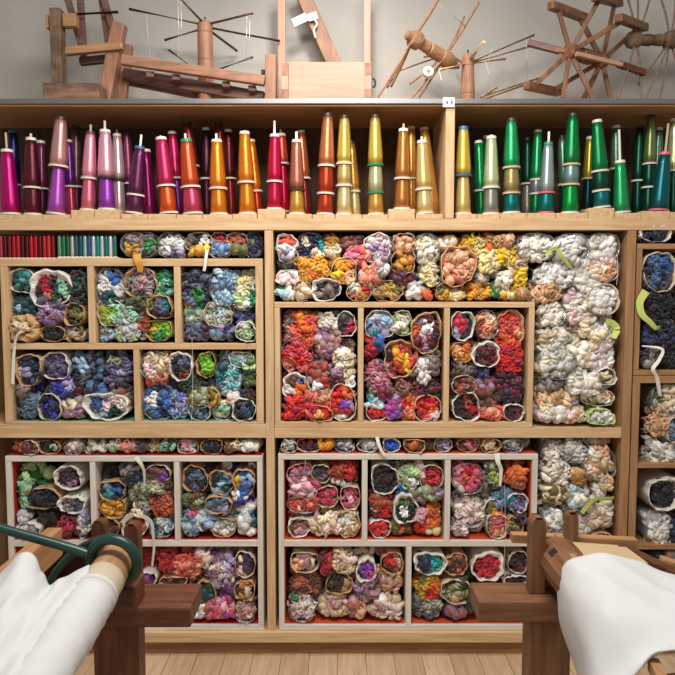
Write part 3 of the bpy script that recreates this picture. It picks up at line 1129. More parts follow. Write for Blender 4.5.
A4 169 559 10 11 n red;brick;crimson|brick red
A4 187 566 12 12 n salmon;coral;salmon|salmon
A4 203 558 8 9 n coral;cream;palepink|coral and cream
A4 175 579 14 5 k brown;dkbrown|brown
A4 221 569 15 17 n mauve;pearl;lavender;duskpink|pale mauve
A4 248 562 10 13 c dkplum;plum;palepink@-.3,.6;cream@-.6,-.4;indigo@.3,-.5|dark plum
A4 206 592 11 14 k dkteal;dkgreen;dkteal|dark teal
A4 230 589 11 9 n purple;plum;violet;mauve|purple
A4 249 588 10 11 k brown;ochre;cream@.5,.3;brown|brown with cream
A4 221 612 15 11 n pink;ltpink;copper@-.7,0;magenta@.5,.6;rose|rose pink
A4 249 612 10 10 p beige;duskpink;palepink|beige pink
A4 200 614 6 10 n lilac;white;mauve|small lilac
B1 299 471 13 10 c mauve;pink;rose|mauve pink
B1 301 487 15 10 n pink;ltpink;palepink;rose|light rose
B1 321 472 9 9 c charcoal;mauve;dkplum|charcoal mauve
B1 342 469 12 9 n brick;red;rust|brick red
B1 341 481 10 4 n black;white|small black and white
B1 327 495 11 11 c crimson;rose;beige@.7,.2|crimson rose
B1 352 496 10 12 c pink;rose;ltpink@.1,.4;pink|bright pink
B1 303 503 16 8 p coral;brick;salmon;peach@0,.8|coral
B1 296 529 12 10 W brown@-.5,-.2;ltpink@.1,.4;black@.8,.2;rosebrown|brown, pink and black
B1 326 526 16 12 n palepink;cream;beige;duskpink|creamy pink
B1 349 522 12 13 k tan;cream;white@-.3,-.4;beige|tan and cream
B2 384 477 14 15 w black;dkbrown;black|black
B2 408 479 10 14 n sage;blue@-.5,.8;white@.4,.3;palegreen|pale sage
B2 434 476 11 13 c crimson;red;brown@-.2,-.6;brick|crimson
B2 420 470 6 10 n rosebrown;palepink|dusky brown
B2 431 494 14 7 n taupe;sage;lilac@.7,0|taupe sage
B2 380 504 12 12 n red@.2,.4;rust;copper@-.2,-.6;brick;palepink@-.8,.4|rust red
B2 405 507 12 16 W green@-.5,-.6;black;white@-.1,.1;navy@-.5,.4;black;moss@-.1,-.6|black, green and white
B2 378 529 11 9 w red;coral;palepink@-.7,-.4;red|red coral
B2 401 533 10 8 n brown;olive;copper|brown
B2 437 510 8 7 n paleyellow;orange;peach|yellow peach
B2 431 525 13 12 n orange;red@-.6,.2;cream@.2,.4;brick;paleyellow@.3,.6|orange and cream
B2 421 514 5 7 n ltpink|tiny pale pink
B3 467 477 15 15 p rose;crimson@0,-.6;pink;palepink@-.6,.6;coral@0,0|rose
B3 491 474 10 12 n charcoal;sage;yellowgreen@.1,.1;grey|charcoal sage
B3 520 477 11 11 n copper;rust;orange|copper orange
B3 468 510 16 15 p ivory;pearl;palepink;ivory|ivory
B3 492 507 9 10 w olive;dkolive;gold@.2,.3|dark olive
B3 503 497 10 9 n blue;teal;steel|teal blue
B3 522 501 10 10 w lavender@.1,.3;plum@0,-.6;periwinkle@.2,.2|lavender and plum
B3 523 518 8 7 n dkwine;plum|dark wine
B3 496 526 11 12 c salmon;coral;grey@-.7,0;pink@.2,-.2;peach@0,.7|pink coral
B3 458 529 8 7 n palepink;grey|greyish pink
B3 513 524 9 9 k olive;tan;gold|olive tan
B4 305 559 14 11 c peach;beige;cream;duskpink|peachy beige
B4 306 584 14 13 n copper;brown;rosebrown|copper brown
B4 326 562 6 11 n maroon;crimson|maroon
B4 344 558 11 12 n beige;cream;palepink|cream
B4 339 581 14 11 k dkbrown;dkolive;tan@.5,.3|dark olive brown
B4 366 568 10 12 W purple;violet;magenta@.4,.6|violet
B4 392 559 11 12 k maroon;red@-.2,-.4;cream@.7,.1;rosebrown|red and maroon
B4 391 581 11 10 n beige;peach;duskpink|peach beige
B4 365 588 11 11 n mauve;lilac;duskpink|mauve
B4 302 610 13 13 p palepink;lilac;green@-.6,-.9;white@.4,-.4;ltpink|pink with green,
B4 334 609 14 13 n duskpink;beige;palepink|rosy beige
B4 356 607 9 11 n peach;duskpink;copper|coppery peach
B4 389 608 16 12 n palepink;beige;duskpink;white|pale pink beige
B5 427 560 16 12 W navy@-.6,-.1;dkteal@-.4,-.3;turquoise@.4,0;turquoise@.2,.7;aqua@.6,.3|navy and turquoise
B5 428 586 12 11 n mustard;red@-.1,.2;orange@.5,-.1;olive@-.5,-.6;scarlet@.1,.5|orange and red
B5 427 605 13 11 n slate;sage;grey;beige|slate grey
B5 455 562 12 11 k brown;copper@.2,.4;dkbrown;copper|copper brown
B5 455 589 15 12 c olive;tan;dkolive;sage|olive tan
B5 455 612 9 8 n mauve;rosebrown|mauve brown
B5 487 564 16 15 W crimson@-.2,-.3;red@.3,.2;scarlet@.2,.5;crimson|crimson red
B5 518 558 10 11 c dkwine;maroon;dkbrown|dark maroon
B5 516 578 12 5 w black;dkbrown|black
B5 470 598 6 11 n black;dkgreen|small blackish green
R0 653 235 15 8 W dknavy;black;navy|blackish navy
R1 656 267 16 19 c navy;denim;slate;blue@.4,-.4|slate blue
R1 660 304 17 15 n black;dknavy;dkwine@-.7,.2|black, green-ribboned,
R1 658 335 17 14 n navy;dknavy;indigo|dark navy
R1 649 360 9 11 n charcoal;dkolive;grey|charcoal olive
R1 670 356 10 15 n dknavy;black|black navy
R2 654 397 15 15 p sage;moss@-.5,-.4;ivory;cream;beige|sage cream, white-ribboned,
R2 653 424 11 11 n beige;tan;peach|beige
R2 673 428 8 13 c slate;steel;grey|slate blue
R2 656 452 16 11 n ivory;silver;pearl|silvery ivory
R2 660 492 17 17 W black;dknavy|black
R2 656 528 14 15 p silver;pearl;white|silvery pearl
R2 676 532 6 12 n navy;dknavy|navy
R2 652 562 12 10 n dkgreen;moss;black|dark green
R2 669 562 6 11 n taupe;rosebrown|taupe
'''


def outline(rx, rz, n, rnd, sq=2.6, amp=0.06):
    ph = [rnd.uniform(0, 6.28) for _ in range(4)]
    out = []
    for k in range(n):
        a = 2 * math.pi * k / n
        c, s = math.cos(a), math.sin(a)
        r = (abs(c) ** sq + abs(s) ** sq) ** (-1 / sq)
        r *= 1 + amp * math.sin(2 * a + ph[0]) * .6 + amp * .7 * math.sin(3 * a + ph[1]) + amp * .4 * math.sin(7 * a + ph[2]) + amp * .3 * math.sin(11 * a + ph[3])
        out.append((c * r * rx, s * r * rz))
    return out


def wrapper(kind, cx, cz, rx, rz, yf, yb, root):
    rnd = random.Random(int(cx * 1e4) + int(cz * 1e4) * 7)
    n = 44
    band = {'w': .10, 'W': .2, 'k': .09, 'c': .055, 'p': .03, 'g': .16}[kind]
    amp = {'w': .075, 'W': .08, 'k': .08, 'c': .055, 'p': .035, 'g': .09}[kind]
    o = outline(rx / (1 + amp * 1.0), rz / (1 + amp * 1.0), n, rnd, 2.5, amp)
    th0 = rnd.uniform(.9, 2.2)
    ph = [rnd.uniform(0, 6.28) for _ in range(3)]
    bm = bmesh.new()
    rows = []
    # outside back -> outside lip -> inner lip -> inside back
    for q in range(6):
        row = []
        for k, (x, z) in enumerate(o):
            a = 2 * math.pi * k / n
            lipw = band * (1 + .75 * math.cos(a - th0)) * (1 + .25 * math.sin(6 * a + ph[0]))
            wav = .004 * math.sin(3 * a + ph[1]) + .0035 * math.sin(8 * a + ph[2])
            if q == 0:
                s, y = .93, yb
            elif q == 1:
                s, y = .985, yf + .03
            elif q == 2:
                s, y = 1.0, yf - .004 + wav
            elif q == 3:
                s, y = .985 - lipw * .25, yf - .005 + wav
            elif q == 4:
                s, y = .97 - lipw, yf + .012
            else:
                s, y = .90 - band * .5, yb
            row.append(bm.verts.new((cx + x * s, y, cz + z * s)))
        rows.append(row)
    for i in range(5):
        for k in range(n):
            bm.faces.new((rows[i][k], rows[i][(k + 1) % n], rows[i + 1][(k + 1) % n], rows[i + 1][k]))
    nm = {'p': 'plastic_wrapper'}.get(kind, 'paper_wrapper')
    return obj(nm, bm, WRAPMAT[kind], root, smooth=(kind == 'p'))


def jitter(c, rnd, v=.13, h=2.5):
    k = 1 + rnd.uniform(-v, v)
    return tuple(max(0, min(255, x * k + rnd.uniform(-h, h))) for x in c)


PARCEL = {}
SPOTS = {}
BOUNDS = dict(LT=(119, 231, 263, 258), L1=(7, 267, 87, 343), L2=(95, 267, 174, 343), L3=(181, 267, 257.5, 343), L4=(14, 350, 133, 422), L5=(140, 350, 257.5, 422),
              C0=(275, 232, 533, 302), W0=(536, 232, 623, 427), C1=(280, 309, 357.5, 423), C2=(364, 309, 443.5, 423), C3=(450, 309, 528, 423),
              ML=(9, 439, 262, 456), MR=(280, 438, 536, 454), A1=(14, 463, 90, 540), A2=(96, 463, 174, 540), A3=(180, 463, 256.5, 540), A4=(137, 548, 256.5, 624),
              B1=(286, 461, 361.5, 540), B2=(368, 461, 444.5, 540), B3=(451, 461, 531, 540), B4=(286, 548, 405.5, 624), B5=(412, 548, 531, 624),
              D0=(538, 438, 619, 700), R0=(634, 220, 760, 243), R1=(640, 250, 760, 371), R2=(642, 383, 760, 700))
SK_R = {'C0': 5.2, 'W0': 5.7, 'D0': 5.6}


def parcel(line):
    head, words = line.split('|')
    comp, cx, cy, rx, ry, wrap, cols = head.split()
    cx, cy, rx, ry = map(float, (cx, cy, rx, ry))
    yf = R.uniform(.012, .034)
    bx0, by0, bx1, by1 = BOUNDS[comp]
    if comp == 'W0' and cy < 296:      # above the centre box the bay is open to its neighbour
        bx0 = 513
    g = 1.08 if wrap == 'n' else 1.09
    rx, ry = rx * g, ry * g
    rx = min(rx, (bx1 - bx0) / 2)
    ry = min(ry, (by1 - by0) / 2)
    cx = min(max(cx, bx0 + rx), bx1 - rx)
    cy = min(max(cy, by0 + ry), by1 - ry)
    P = U(cx, cy, yf + .015)
    k = PXM(yf + .015)
    wx, wz = rx * k, ry * k
    lo, hi = U(bx0, by1, .002), U(bx1, by0, .002)
    wx, wz = min(wx, (hi.x - lo.x) / 2 - .001), min(wz, (hi.z - lo.z) / 2 - .001)
    P.x = min(max(P.x, lo.x + wx + .001), hi.x - wx - .001)
    P.z = min(max(P.z, lo.z + wz + .001), hi.z - wz - .001)
    wt = WRAPTXT[wrap]
    w_ = words.rstrip(',')
    lab = w_ + ' skeins' + (' ' + wt if wt else '') + ' ' + COMP[comp][0]
    if wrap == 'n':
        lab = 'loose ' + lab
    root = thing('yarn_parcel' if wrap != 'n' else 'loose_yarn_clump', lab, 'yarn', (P.x, yf + .1, P.z - wz), COMP[comp][0].replace('in the', 'yarn in the').replace('on ', 'yarn on '))
    PARCEL[(comp, w_)] = (root, P, yf)
    SPOTS.setdefault(comp, []).append((cx, cy, rx, ry, wrap, cols, root, yf))
    rnd = random.Random(int(cx * 31 + cy * 977))
    sites, free = [], []
    for c in cols.split(';'):
        if '@' in c:
            nme, xy = c.split('@')
            sx, sy = map(float, xy.split(','))
            sites.append((nme, sx, sy))
        else:
            free.append(c)
    if wrap != 'n':
        wrapper(wrap, P.x, P.z, wx, wz, yf - .006, yf + rnd.uniform(.16, .2), root)
    inner = {'w': .88, 'W': .8, 'k': .9, 'c': .94, 'p': .98, 'n': 1.1, 'g': .84}[wrap]
    r0 = SK_R.get(comp, 4.9) * rnd.uniform(.9, 1.12)
    r0 = min(r0, min(rx, ry) * .62 + 1.0)
    style = rnd.choice('aaabf')
    if comp in ('W0', 'D0'):
        style = rnd.choice('aab')
    if wrap == 'n' and min(rx, ry) <= 6.5:
        style = 'b'
    step = r0 * 1.42
    pts = []
    nrow = max(1, int(round(2 * ry * inner / (step * .9))))
    for j in range(nrow):
        v = (j + .5) / nrow * 2 - 1
        half = rx * inner * (max(.05, 1 - abs(v) ** 2.6)) ** (1 / 2.6)
        m = max(1, int(round(2 * half / step)))
        off = rnd.uniform(-.2, .2)
        for i in range(m):
            u = ((i + .5 + (off if m > 2 else 0)) / m * 2 - 1) * (half - r0 * .55) / max(half, 1e-3) if half > r0 * .6 else 0
            pts.append((u * half / (rx * inner), v * (1 - .55 * r0 / (ry * inner) if ry * inner > r0 * .7 else 0)))
    layers = [(u, v, 0) for u, v in pts]
    if wrap == 'n':
        layers += [(u * 1.3 + rnd.uniform(-.2, .2), v * 1.3 + rnd.uniform(-.2, .2), 1) for u, v in pts]
    elif wrap == 'p':
        layers += [(u + rnd.uniform(-.2, .2), v + rnd.uniform(-.2, .2), 1) for u, v in pts[::2]]
    for (u, v, back) in layers:
        u += rnd.uniform(-.05, .05)
        v += rnd.uniform(-.05, .05)
        name = None
        best = 1e9
        for nme, sx, sy in sites:
            d = math.hypot(u - sx, v - sy)
            if d < best:
                best, name = d, nme
        if free and best > .36:
            name = rnd.choice(free)
        r = r0 * k * rnd.uniform(.98, 1.28)
        o = bpy.data.objects.new('skein', pick_proto(style))
        COL.objects.link(o)
        dome = .014 * (1 - min(1, u * u + v * v))
        yy = yf + .014 - dome + rnd.uniform(-.004, .008) + back * .045
        m_ = r * 1.22
        o.location = (min(max(P.x + u * wx * inner, lo.x + m_), hi.x - m_), yy, min(max(P.z - v * wz * inner, lo.z + m_), hi.z - m_))
        o.rotation_euler = Euler((rnd.uniform(-.35, .35), rnd.uniform(0, 6.28), rnd.uniform(-.35, .35)))
        o.scale = (r, r * rnd.uniform(.95, 1.3), r)
        c = jitter(PAL[name], rnd)
        g_ = .3 * c[0] + .59 * c[1] + .11 * c[2]
        o.color = lin(tuple(min(1, max(0, (x * 1.04 - g_ * .04) / 255)) for x in c)) + (1,)
        adopt(o, root)
    return root


for ln in DATA.strip().splitlines():
    parcel(ln)


def deeper_skeins():
    """Skeins of the loose clumps that show further back, in the chinks between the parcels."""
    rnd = random.Random(77)
    for comp, spots in SPOTS.items():
        if comp[0] == 'R':
            continue
        x0, y0, x1, y1 = BOUNDS[comp]
        if comp == 'D0':
            y1 = 548
        own = [q for q in spots if q[4] in 'np']
        added = {}
        y = y0 + 4
        while y < y1 - 3:
            x = x0 + 4
            while x < x1 - 3:
                inside = any(((x - a) / (rx + 1)) ** 2 + ((y - b) / (ry + 1)) ** 2 < .92 for a, b, rx, ry, *_ in spots)
                if not inside and own:
                    near_ = min(own, key=lambda q: math.hypot((x - q[0]) / q[2], (y - q[1]) / q[3]))
                    if math.hypot(x - near_[0], y - near_[1]) < 34 and added.get(near_[6].name, 0) < 14:
                        added[near_[6].name] = added.get(near_[6].name, 0) + 1
                        yy = near_[7] + .05 + rnd.uniform(-.008, .012)
                        r = 5.4 * PXM(yy) * rnd.uniform(.95, 1.25)
                        lo, hi = U(x0, y1, .002), U(x1, y0, .002)
                        p = U(x + rnd.uniform(-2, 2), y + rnd.uniform(-2, 2), yy)
                        o = bpy.data.objects.new('skein', pick_proto('a'))
                        COL.objects.link(o)
                        o.location = (min(max(p.x, lo.x + 1.22 * r), hi.x - 1.22 * r), yy, min(max(p.z, lo.z + 1.22 * r), hi.z - 1.22 * r))
                        o.rotation_euler = Euler((rnd.uniform(-.35, .35), rnd.uniform(0, 6.28), rnd.uniform(-.35, .35)))
                        o.scale = (r, r, r)
                        c = jitter(PAL[rnd.choice(near_[5].split(';')).split('@')[0]], rnd)
                        o.color = lin(tuple(min(1, v / 255) for v in c)) + (1,)
                        adopt(o, near_[6])
                x += 7.5
            y += 7.5


deeper_skeins()

# drawn-up kraft bag, ties, ribbons and paper flaps of particular parcels
P = U(26.5, 328, .03)
root = thing('yarn_parcel', 'kraft paper bag gathered and tied shut with a long white tape, under the red bobbins', 'yarn', (P.x, .1, P.z - .055), 'yarn in cubby under the red bobbins')
bm = bmesh.new()
rnd = random.Random(5)
n = 40
ph = [rnd.uniform(0, 6.28) for _ in range(6)]
rows = []
for i, (k, y) in enumerate(((.9, .2), (1.0, .08), (1.02, .03), (.97, .008), (.86, -.004), (.7, -.006), (.5, .0), (.34, .010), (.22, .012), (.12, .004), (.2, -.012), (.3, -.02), (.26, -.012), (.05, .006))):
    row = []
    for j in range(n):
        a = 2 * math.pi * j / n
        fold = (1 + (.10 * math.sin(7 * a + ph[0] + i * .3) + .06 * math.sin(12 * a + ph[1])) * min(1, i / 4))
        c, sn = math.cos(a), math.sin(a)
        sq = (abs(c) ** 2.8 + abs(sn) ** 2.8) ** (-1 / 2.8)
        row.append(bm.verts.new((P.x + .056 * k * fold * sq * c, y + .004 * math.sin(7 * a + i), P.z + .052 * k * fold * sq * sn)))
    rows.append(row)
for i in range(len(rows) - 1):
    for j in range(n):
        bm.faces.new((rows[i][j], rows[i][(j + 1) % n], rows[i + 1][(j + 1) % n], rows[i + 1][j]))
bm.faces.new(rows[-1])
obj('paper_bag', bm, M_KRAFT, root)
obj('tape', ribbon_bm([U(22, 331, -.03), U(18, 334, -.028), U(15.5, 340, -.02), U(14.5, 348, -.014), U(13.5, 360, -.012), U(12.8, 384, -.01)], (.008, .012)), M_STRING, root)['label'] = 'white tape'
bm = bmesh.new()
rows = []
for i in range(7):
    row = []
    for j in range(22):
        a = 2 * math.pi * j / 22
        k = (.003, .012, .02, .024, .023, .018, .010)[i] * (1 + .22 * math.sin(5 * a + i) + .12 * math.sin(9 * a + 2 * i))
        row.append(bm.verts.new((P.x - .002 + 1.25 * k * math.cos(a), -.026 + .006 * i + .003 * math.sin(6 * a + i), P.z + .004 + .9 * k * math.sin(a))))
    rows.append(row)
for i in range(6):
    for j in range(22):
        bm.faces.new((rows[i][j], rows[i][(j + 1) % 22], rows[i + 1][(j + 1) % 22], rows[i + 1][j]))
bm.faces.new(rows[0])
obj('paper_twist', bm, M_CPAPER, root)['label'] = 'cream twisted paper end'


def part_ribbon(key, name, pts, w, m, label, y=-.008, twist=0.0, side=(1, 0, 0)):
    root, P_, yf_ = PARCEL[key]
    o = obj(name, ribbon_bm([U(a, b, (c[0] if c else y)) for a, b, *c in pts], w, side, .0014, twist), m, root)
    o['label'] = label
    return o


part_ribbon(('W0', 'bright white, green-ribboned'), 'ribbon', [(546, 256), (551, 250, -.014), (557, 249, -.016), (562, 256, -.014), (568, 264, -.01), (571, 268)], .014, M_GRIB, 'yellow-green ribbon', twist=1.2, side=(0, 0, 1))
part_ribbon(('W0', 'oval white over green paper'), 'ribbon', [(606, 322), (612, 323, -.006), (617, 329), (613, 338)], .024, M_GRIB, 'yellow-green ribbon', side=(0, 0, 1), twist=.8)
part_ribbon(('R1', 'black, green-ribboned'), 'ribbon', [(646, 291, -.004), (640, 302, -.012), (642, 314, -.016), (650, 322, -.018), (656, 328, -.018), (660, 327, -.018)], (.03, .012), M_GRIB, 'yellow-green ribbon', twist=.6)
part_ribbon(('D0', 'beige egg-shaped, green-ribboned'), 'ribbon', [(582, 513), (588, 505, -.012), (596, 499, -.014), (606, 499, -.01), (614, 498)], .016, M_GRIB, 'yellow-green ribbon', side=(0, 0, 1), twist=.5)
part_ribbon(('R2', 'sage cream, white-ribboned'), 'ribbon', [(642, 346, .0), (662, 349, -.012), (659, 360, -.014), (653, 369, -.014), (657, 378, -.014), (660, 396, -.012)], (.008, .02), M_STRING, 'white cotton tape', twist=1.5)
part_ribbon(('A2', 'rusty brown'), 'tape', [(122, 523, -.006), (130, 516, -.014), (142, 516, -.016), (151, 522, -.018), (153, 534, -.018), (154, 548, -.018), (152, 566, -.016)], (.018, .012), M_STRING, 'white cotton tape', twist=.8)
part_ribbon(('A2', 'charcoal navy'), 'tape', [(136, 457, -.006), (141, 464, -.014), (144, 472, -.012), (144.5, 486, -.008)], (.018, .008), M_STRING, 'white cotton tape', twist=.7)
part_ribbon(('MR', 'peach tan'), 'tape', [(497, 453, -.006), (498, 462, -.014), (501, 470, -.014), (500, 486, -.01)], (.02, .012), M_STRING, 'white cotton tape', twist=1.2)
part_ribbon(('MR', 'grey brown'), 'tape', [(377, 437, .0), (379, 445, -.008), (383, 453, -.01), (386, 455, -.01)], (.014, .01), M_STRING, 'white cotton tape')
part_ribbon(('LT', 'small yellow and brown'), 'tape', [(207, 250, -.004), (206, 258, -.012), (205, 266, -.012), (204, 271, -.01)], .011, M_STRING, 'white cotton tape')
part_ribbon(('LT', 'grey, gold and green'), 'loose_end', [(137, 254, -.002), (138, 261, -.014), (140, 267, -.012), (140, 272, -.008)], (.03, .02), cloth_like('golden_floss', rgb(206, 156, 70), .6, 80, .3), 'golden loose end')
for k_, (key, x_, ya, yb) in enumerate(((('L3', 'dull plum'), 192, 338, 424), (('MR', 'maroon'), 304.5, 452, 474), (('C0', 'bright yellow'), 508, 252, 300), (('W0', 'pale peach'), 617, 255, 285), (('B5', 'dark maroon'), 504.5, 485, 572))):
    part_ribbon(key, 'thread_tail', [(x_, ya, -.004), (x_ + .8, (ya + yb) / 2, -.009), (x_ - .5, yb, -.007)], .001, M_STRING, 'white thread tail')

# ------------------------------------------------------------------ cones of rayon thread on pegged blocks
BAY_Z = Z(218.5)
def cone_mesh(Rb, rt, h, seg=28):
    th = .0024
    bm = bmesh.new()
    pr = []
    n = 7
    z0, z1 = .006, h - .010
    for i in range(n):
        t = i / (n - 1)
        z = z0 + (z1 - z0) * t
        r = Rb + (rt - Rb) * (z / h)
        if i == 0:
            r -= .0022
        if i == n - 1:
            r -= .0018
        pr.append((r, z))
    for i in range(n):
        t = 1 - i / (n - 1)
        z = z0 + (z1 - z0) * t
        pr.append((Rb + (rt - Rb) * (z / h) - th, z))
    add_lathe(bm, pr, seg, closed=True)
    return bm


CONE_CACHE = {}


def thread_cone(color, label, base, tilt, Rb, rt, h, ring, tip, group):
    root = thing('thread_cone', label, 'thread cone', base, group)
    rot = Euler((0, tilt, 0))
    key = (round(Rb, 4), round(rt, 4), round(h, 3))
    if key not in CONE_CACHE:
        bm = cone_mesh(Rb, rt, h)
        for f in bm.faces:
            f.smooth = True
        bmesh.ops.recalc_face_normals(bm, faces=bm.faces)
        me = bpy.data.meshes.new('winding')
        bm.to_mesh(me); bm.free()
        me.materials.append(M_THREAD)
        bm = bmesh.new()
        add_lathe(bm, [(Rb + .0008, 0), (Rb + .0012, .0068), (Rb - .0028, .0068), (Rb - .0028, 0)], 28, closed=True)
        for f in bm.faces:
            f.smooth = False
        bmesh.ops.recalc_face_normals(bm, faces=bm.faces)
        m2 = bpy.data.meshes.new('base_ring')
        bm.to_mesh(m2); bm.free()
        bm = bmesh.new()
        add_lathe(bm, [(rt + .0006, h - .0105), (rt - .0006, h), (rt - .005, h), (rt - .005, h - .0105)], 24, closed=True)
        bmesh.ops.recalc_face_normals(bm, faces=bm.faces)
        m3 = bpy.data.meshes.new('tip_collar')
        bm.to_mesh(m3); bm.free()
        CONE_CACHE[key] = (me, m2, m3)
    me, m2, m3 = CONE_CACHE[key]
    o = bpy.data.objects.new('winding', me)
    COL.objects.link(o)
    o.location = base
    o.rotation_euler = rot
    o.color = lin(tuple(x / 255 for x in color)) + (1,)
    adopt(o, root)
    for nm, m_, mt in (('base_ring', m2, ring), ('tip_collar', m3, tip)):
        mm = m_.copy()
        mm.materials.clear()
        mm.materials.append(M_RING[mt])
        q = bpy.data.objects.new(nm, mm)
        COL.objects.link(q)
        q.location = base
        q.rotation_euler = rot
        adopt(q, root)
    return root


CC = dict(magenta=(186, 18, 110), darkmaroon=(92, 30, 40), orchid=(176, 84, 182), dustyrose=(204, 146, 140), pinkrose=(220, 112, 134), pink=(238, 152, 172), violet=(156, 70, 178),
          lightpink=(242, 176, 192), palepink=(238, 206, 210), plum=(98, 40, 78), plummagenta=(140, 30, 92), crimsonrose=(196, 44, 92), orange=(226, 92, 40), rustorange=(204, 84, 44),
          rose=(198, 74, 102), goldorange=(226, 132, 36), gold=(216, 164, 76), crimson=(200, 24, 70), copper=(208, 126, 84), copperrose=(190, 110, 88), rust=(186, 66, 34), lime=(224, 194, 92),
          palegold=(226, 194, 120), creamgold=(232, 210, 150), silvergold=(206, 204, 160), bronze=(190, 122, 60), yellow=(226, 194, 80), palegreen=(206, 216, 168), grey=(150, 148, 136),
          emerald=(40, 160, 96), olivetan=(166, 150, 96), teal=(18, 118, 118), silvergrey=(160, 172, 174), green=(22, 128, 72), bright=(16, 150, 70), darkgreen=(22, 78, 60), silverteal=(130, 160, 160),
          deepteal=(14, 96, 102), olivegreen=(122, 138, 82), navy=(34, 34, 90), mauve=(124, 60, 90), purple=(110, 46, 130), browngrey=(110, 78, 80), redbrown=(130, 44, 36), darkmauve=(70, 34, 50),
          coral=(214, 84, 70), lemon=(196, 180, 60), sage=(110, 150, 122), darkteal=(12, 60, 66))
# x at base, y at base, depth, half width px, x at top, [(colour, y of its foot)...], y of top, rod top y, rings, tip, where
CONES = """
11 213 .03 10.5 7 magenta:213 150 130 w w far end of the shelf
33 213 .03 8.4 31 darkmaroon:213,darkmaroon:189 138 131 w w
56 213 .03 9.2 61 orchid:213,dustyrose:168 118 - w k
88 208 .04 7.6 90.5 pinkrose:208,pink:180 132 122 w k
107 207.5 .03 8.6 105 violet:207,lightpink:179 130 118 k w
134 212.5 .03 8.4 140 plum:213,plum:197 147 132 w b
169 212.5 .03 9 161 orange:213,crimsonrose:188 138 133 w w
193 213 .03 9.6 186 rose:213,rustorange:189 140 131 w g
219 213 .03 8.8 216.5 goldorange:213,goldorange:190 140 131 w w
247.5 212 .03 8.6 244.5 goldorange:212,goldorange:184 132 - w w
274.5 207.5 .03 7.8 274.5 crimson:207,crimson:183 134.5 118 w w
297 212.5 .03 8 296.5 gold:212,copperrose:191 140 129 k w
325 213 .03 8.4 328 rust:213,rust:195,copper:167.5 114 - w k
344 213 .03 8 344.5 creamgold:213,palegold:187,lime:165 116 - w k
376 213 .03 8 375 gold:213,silvergold:194,lime:166.5 115.5 - g k
402 207.5 .03 8.2 403.5 bronze:207,bronze:180 129 121 w w
425 212.5 .03 8.6 422 creamgold:212,palegold:191 141 134 w w
463 212 .03 8.2 463.5 palegold:212,yellow:177 127 - b b
491 212 .03 8.2 491.5 grey:212,palegreen:189 136.5 132 w w
511.5 211 .03 8.4 511.5 teal:211,olivetan:194.5,emerald:169 119 - t k
546 211.5 .03 7.6 548.5 teal:211,silvergrey:194 142.5 129 p g
570 211.5 .03 8.4 573 bright:211,silverteal:186,green:166 114 - t k
602 206 .03 8.2 597 teal:206,darkgreen:192.5,green:173 120.5 - w w
621.5 211.5 .03 8.4 620 emerald:211 161 127 w w
659 208.5 .03 9 665 deepteal:208 153 121 p p
648 210 .075 6.6 651.5 darkgreen:210,darkgreen:188.5,olivegreen:165 114 - w k
673 210 .05 7 675 darkgreen:210,palegreen:172 119 - w w
119.5 208 .08 6.8 117 palepink:208,palepink:181 134 127 k w
150 212 .085 8.4 145.5 plummagenta:212 150 - w w
72 213 .10 6.6 68 rose:213,purple:188 140 - w w
433 212 .09 7.6 424 gold:212 128 - w t
284.5 207 .085 6.4 281 crimson:207,coral:165 134 127 w w
355 212 .085 6.6 351 creamgold:212,gold:193 142 - w k
258 212 .10 6.8 251 rust:212,goldorange:193 140 - w w
482 210 .09 6.6 478.5 green:210,emerald:192 141 - w w
488 210 .12 6.2 487 bright:210,bright:180 136 - w w
535.5 210 .085 6.4 538 green:210,silvergrey:195,emerald:181 130 - w t
587 211 .085 6.4 590.5 darkteal:211,lemon:180 137 - t w
617 211 .10 6.4 616 darkgreen:211,sage:170 126 - w w
637 210 .11 6.2 640 darkgreen:210,darkgreen:182 126 - w k
654.5 210 .10 6.4 659 darkgreen:210,sage:180 128 - w w
527 211 .12 6.2 527.5 grey:211,darkgreen:185 138 - w k
566 211 .10 6.4 562 darkgreen:211,sage:186 136 - w k
14 211 .12 7 13 darkteal:211,navy:186 131 - w b
42 211 .10 6.8 41 darkmauve:211,mauve:190 141 - w w
77 211 .12 6.8 75.5 darkmauve:211,browngrey:188 126 - w k
131 211 .11 6.6 126 darkmauve:211,mauve:185 128 - w k
179.5 211 .09 7 172 purple:211,crimsonrose:180 132 - w w
198 211 .085 7 187 rose:211,redbrown:168 122 - t k
207 211 .12 6.4 206 darkmauve:211,darkmauve:180 128 - w w
223 211 .10 6.8 219 redbrown:211,redbrown:180 122 - w k
231.5 211 .11 6.4 228 redbrown:211,darkmaroon:180 130 - w w
306 211 .10 6.8 301 redbrown:211,copper:180 131 - w w
411 211 .10 6.8 411 gold:211,gold:180 127 - w t
"""
NICE = dict(darkmaroon='dark maroon', dustyrose='dusty rose', pinkrose='rose pink', lightpink='light pink', palepink='pale pink', plummagenta='plum magenta', crimsonrose='crimson rose', rustorange='rust orange',
            goldorange='golden orange', copperrose='copper rose', palegold='pale gold', creamgold='cream gold', silvergold='silvery gold', palegreen='pale green', olivetan='olive tan', silvergrey='silver grey',
            bright='bright green', darkgreen='dark green', silverteal='silvery teal', deepteal='deep teal', olivegreen='olive green', browngrey='brown grey', redbrown='red brown', darkmauve='dark mauve', darkteal='dark teal', navy='navy blue')


def nice(c):
    return NICE.get(c, c)


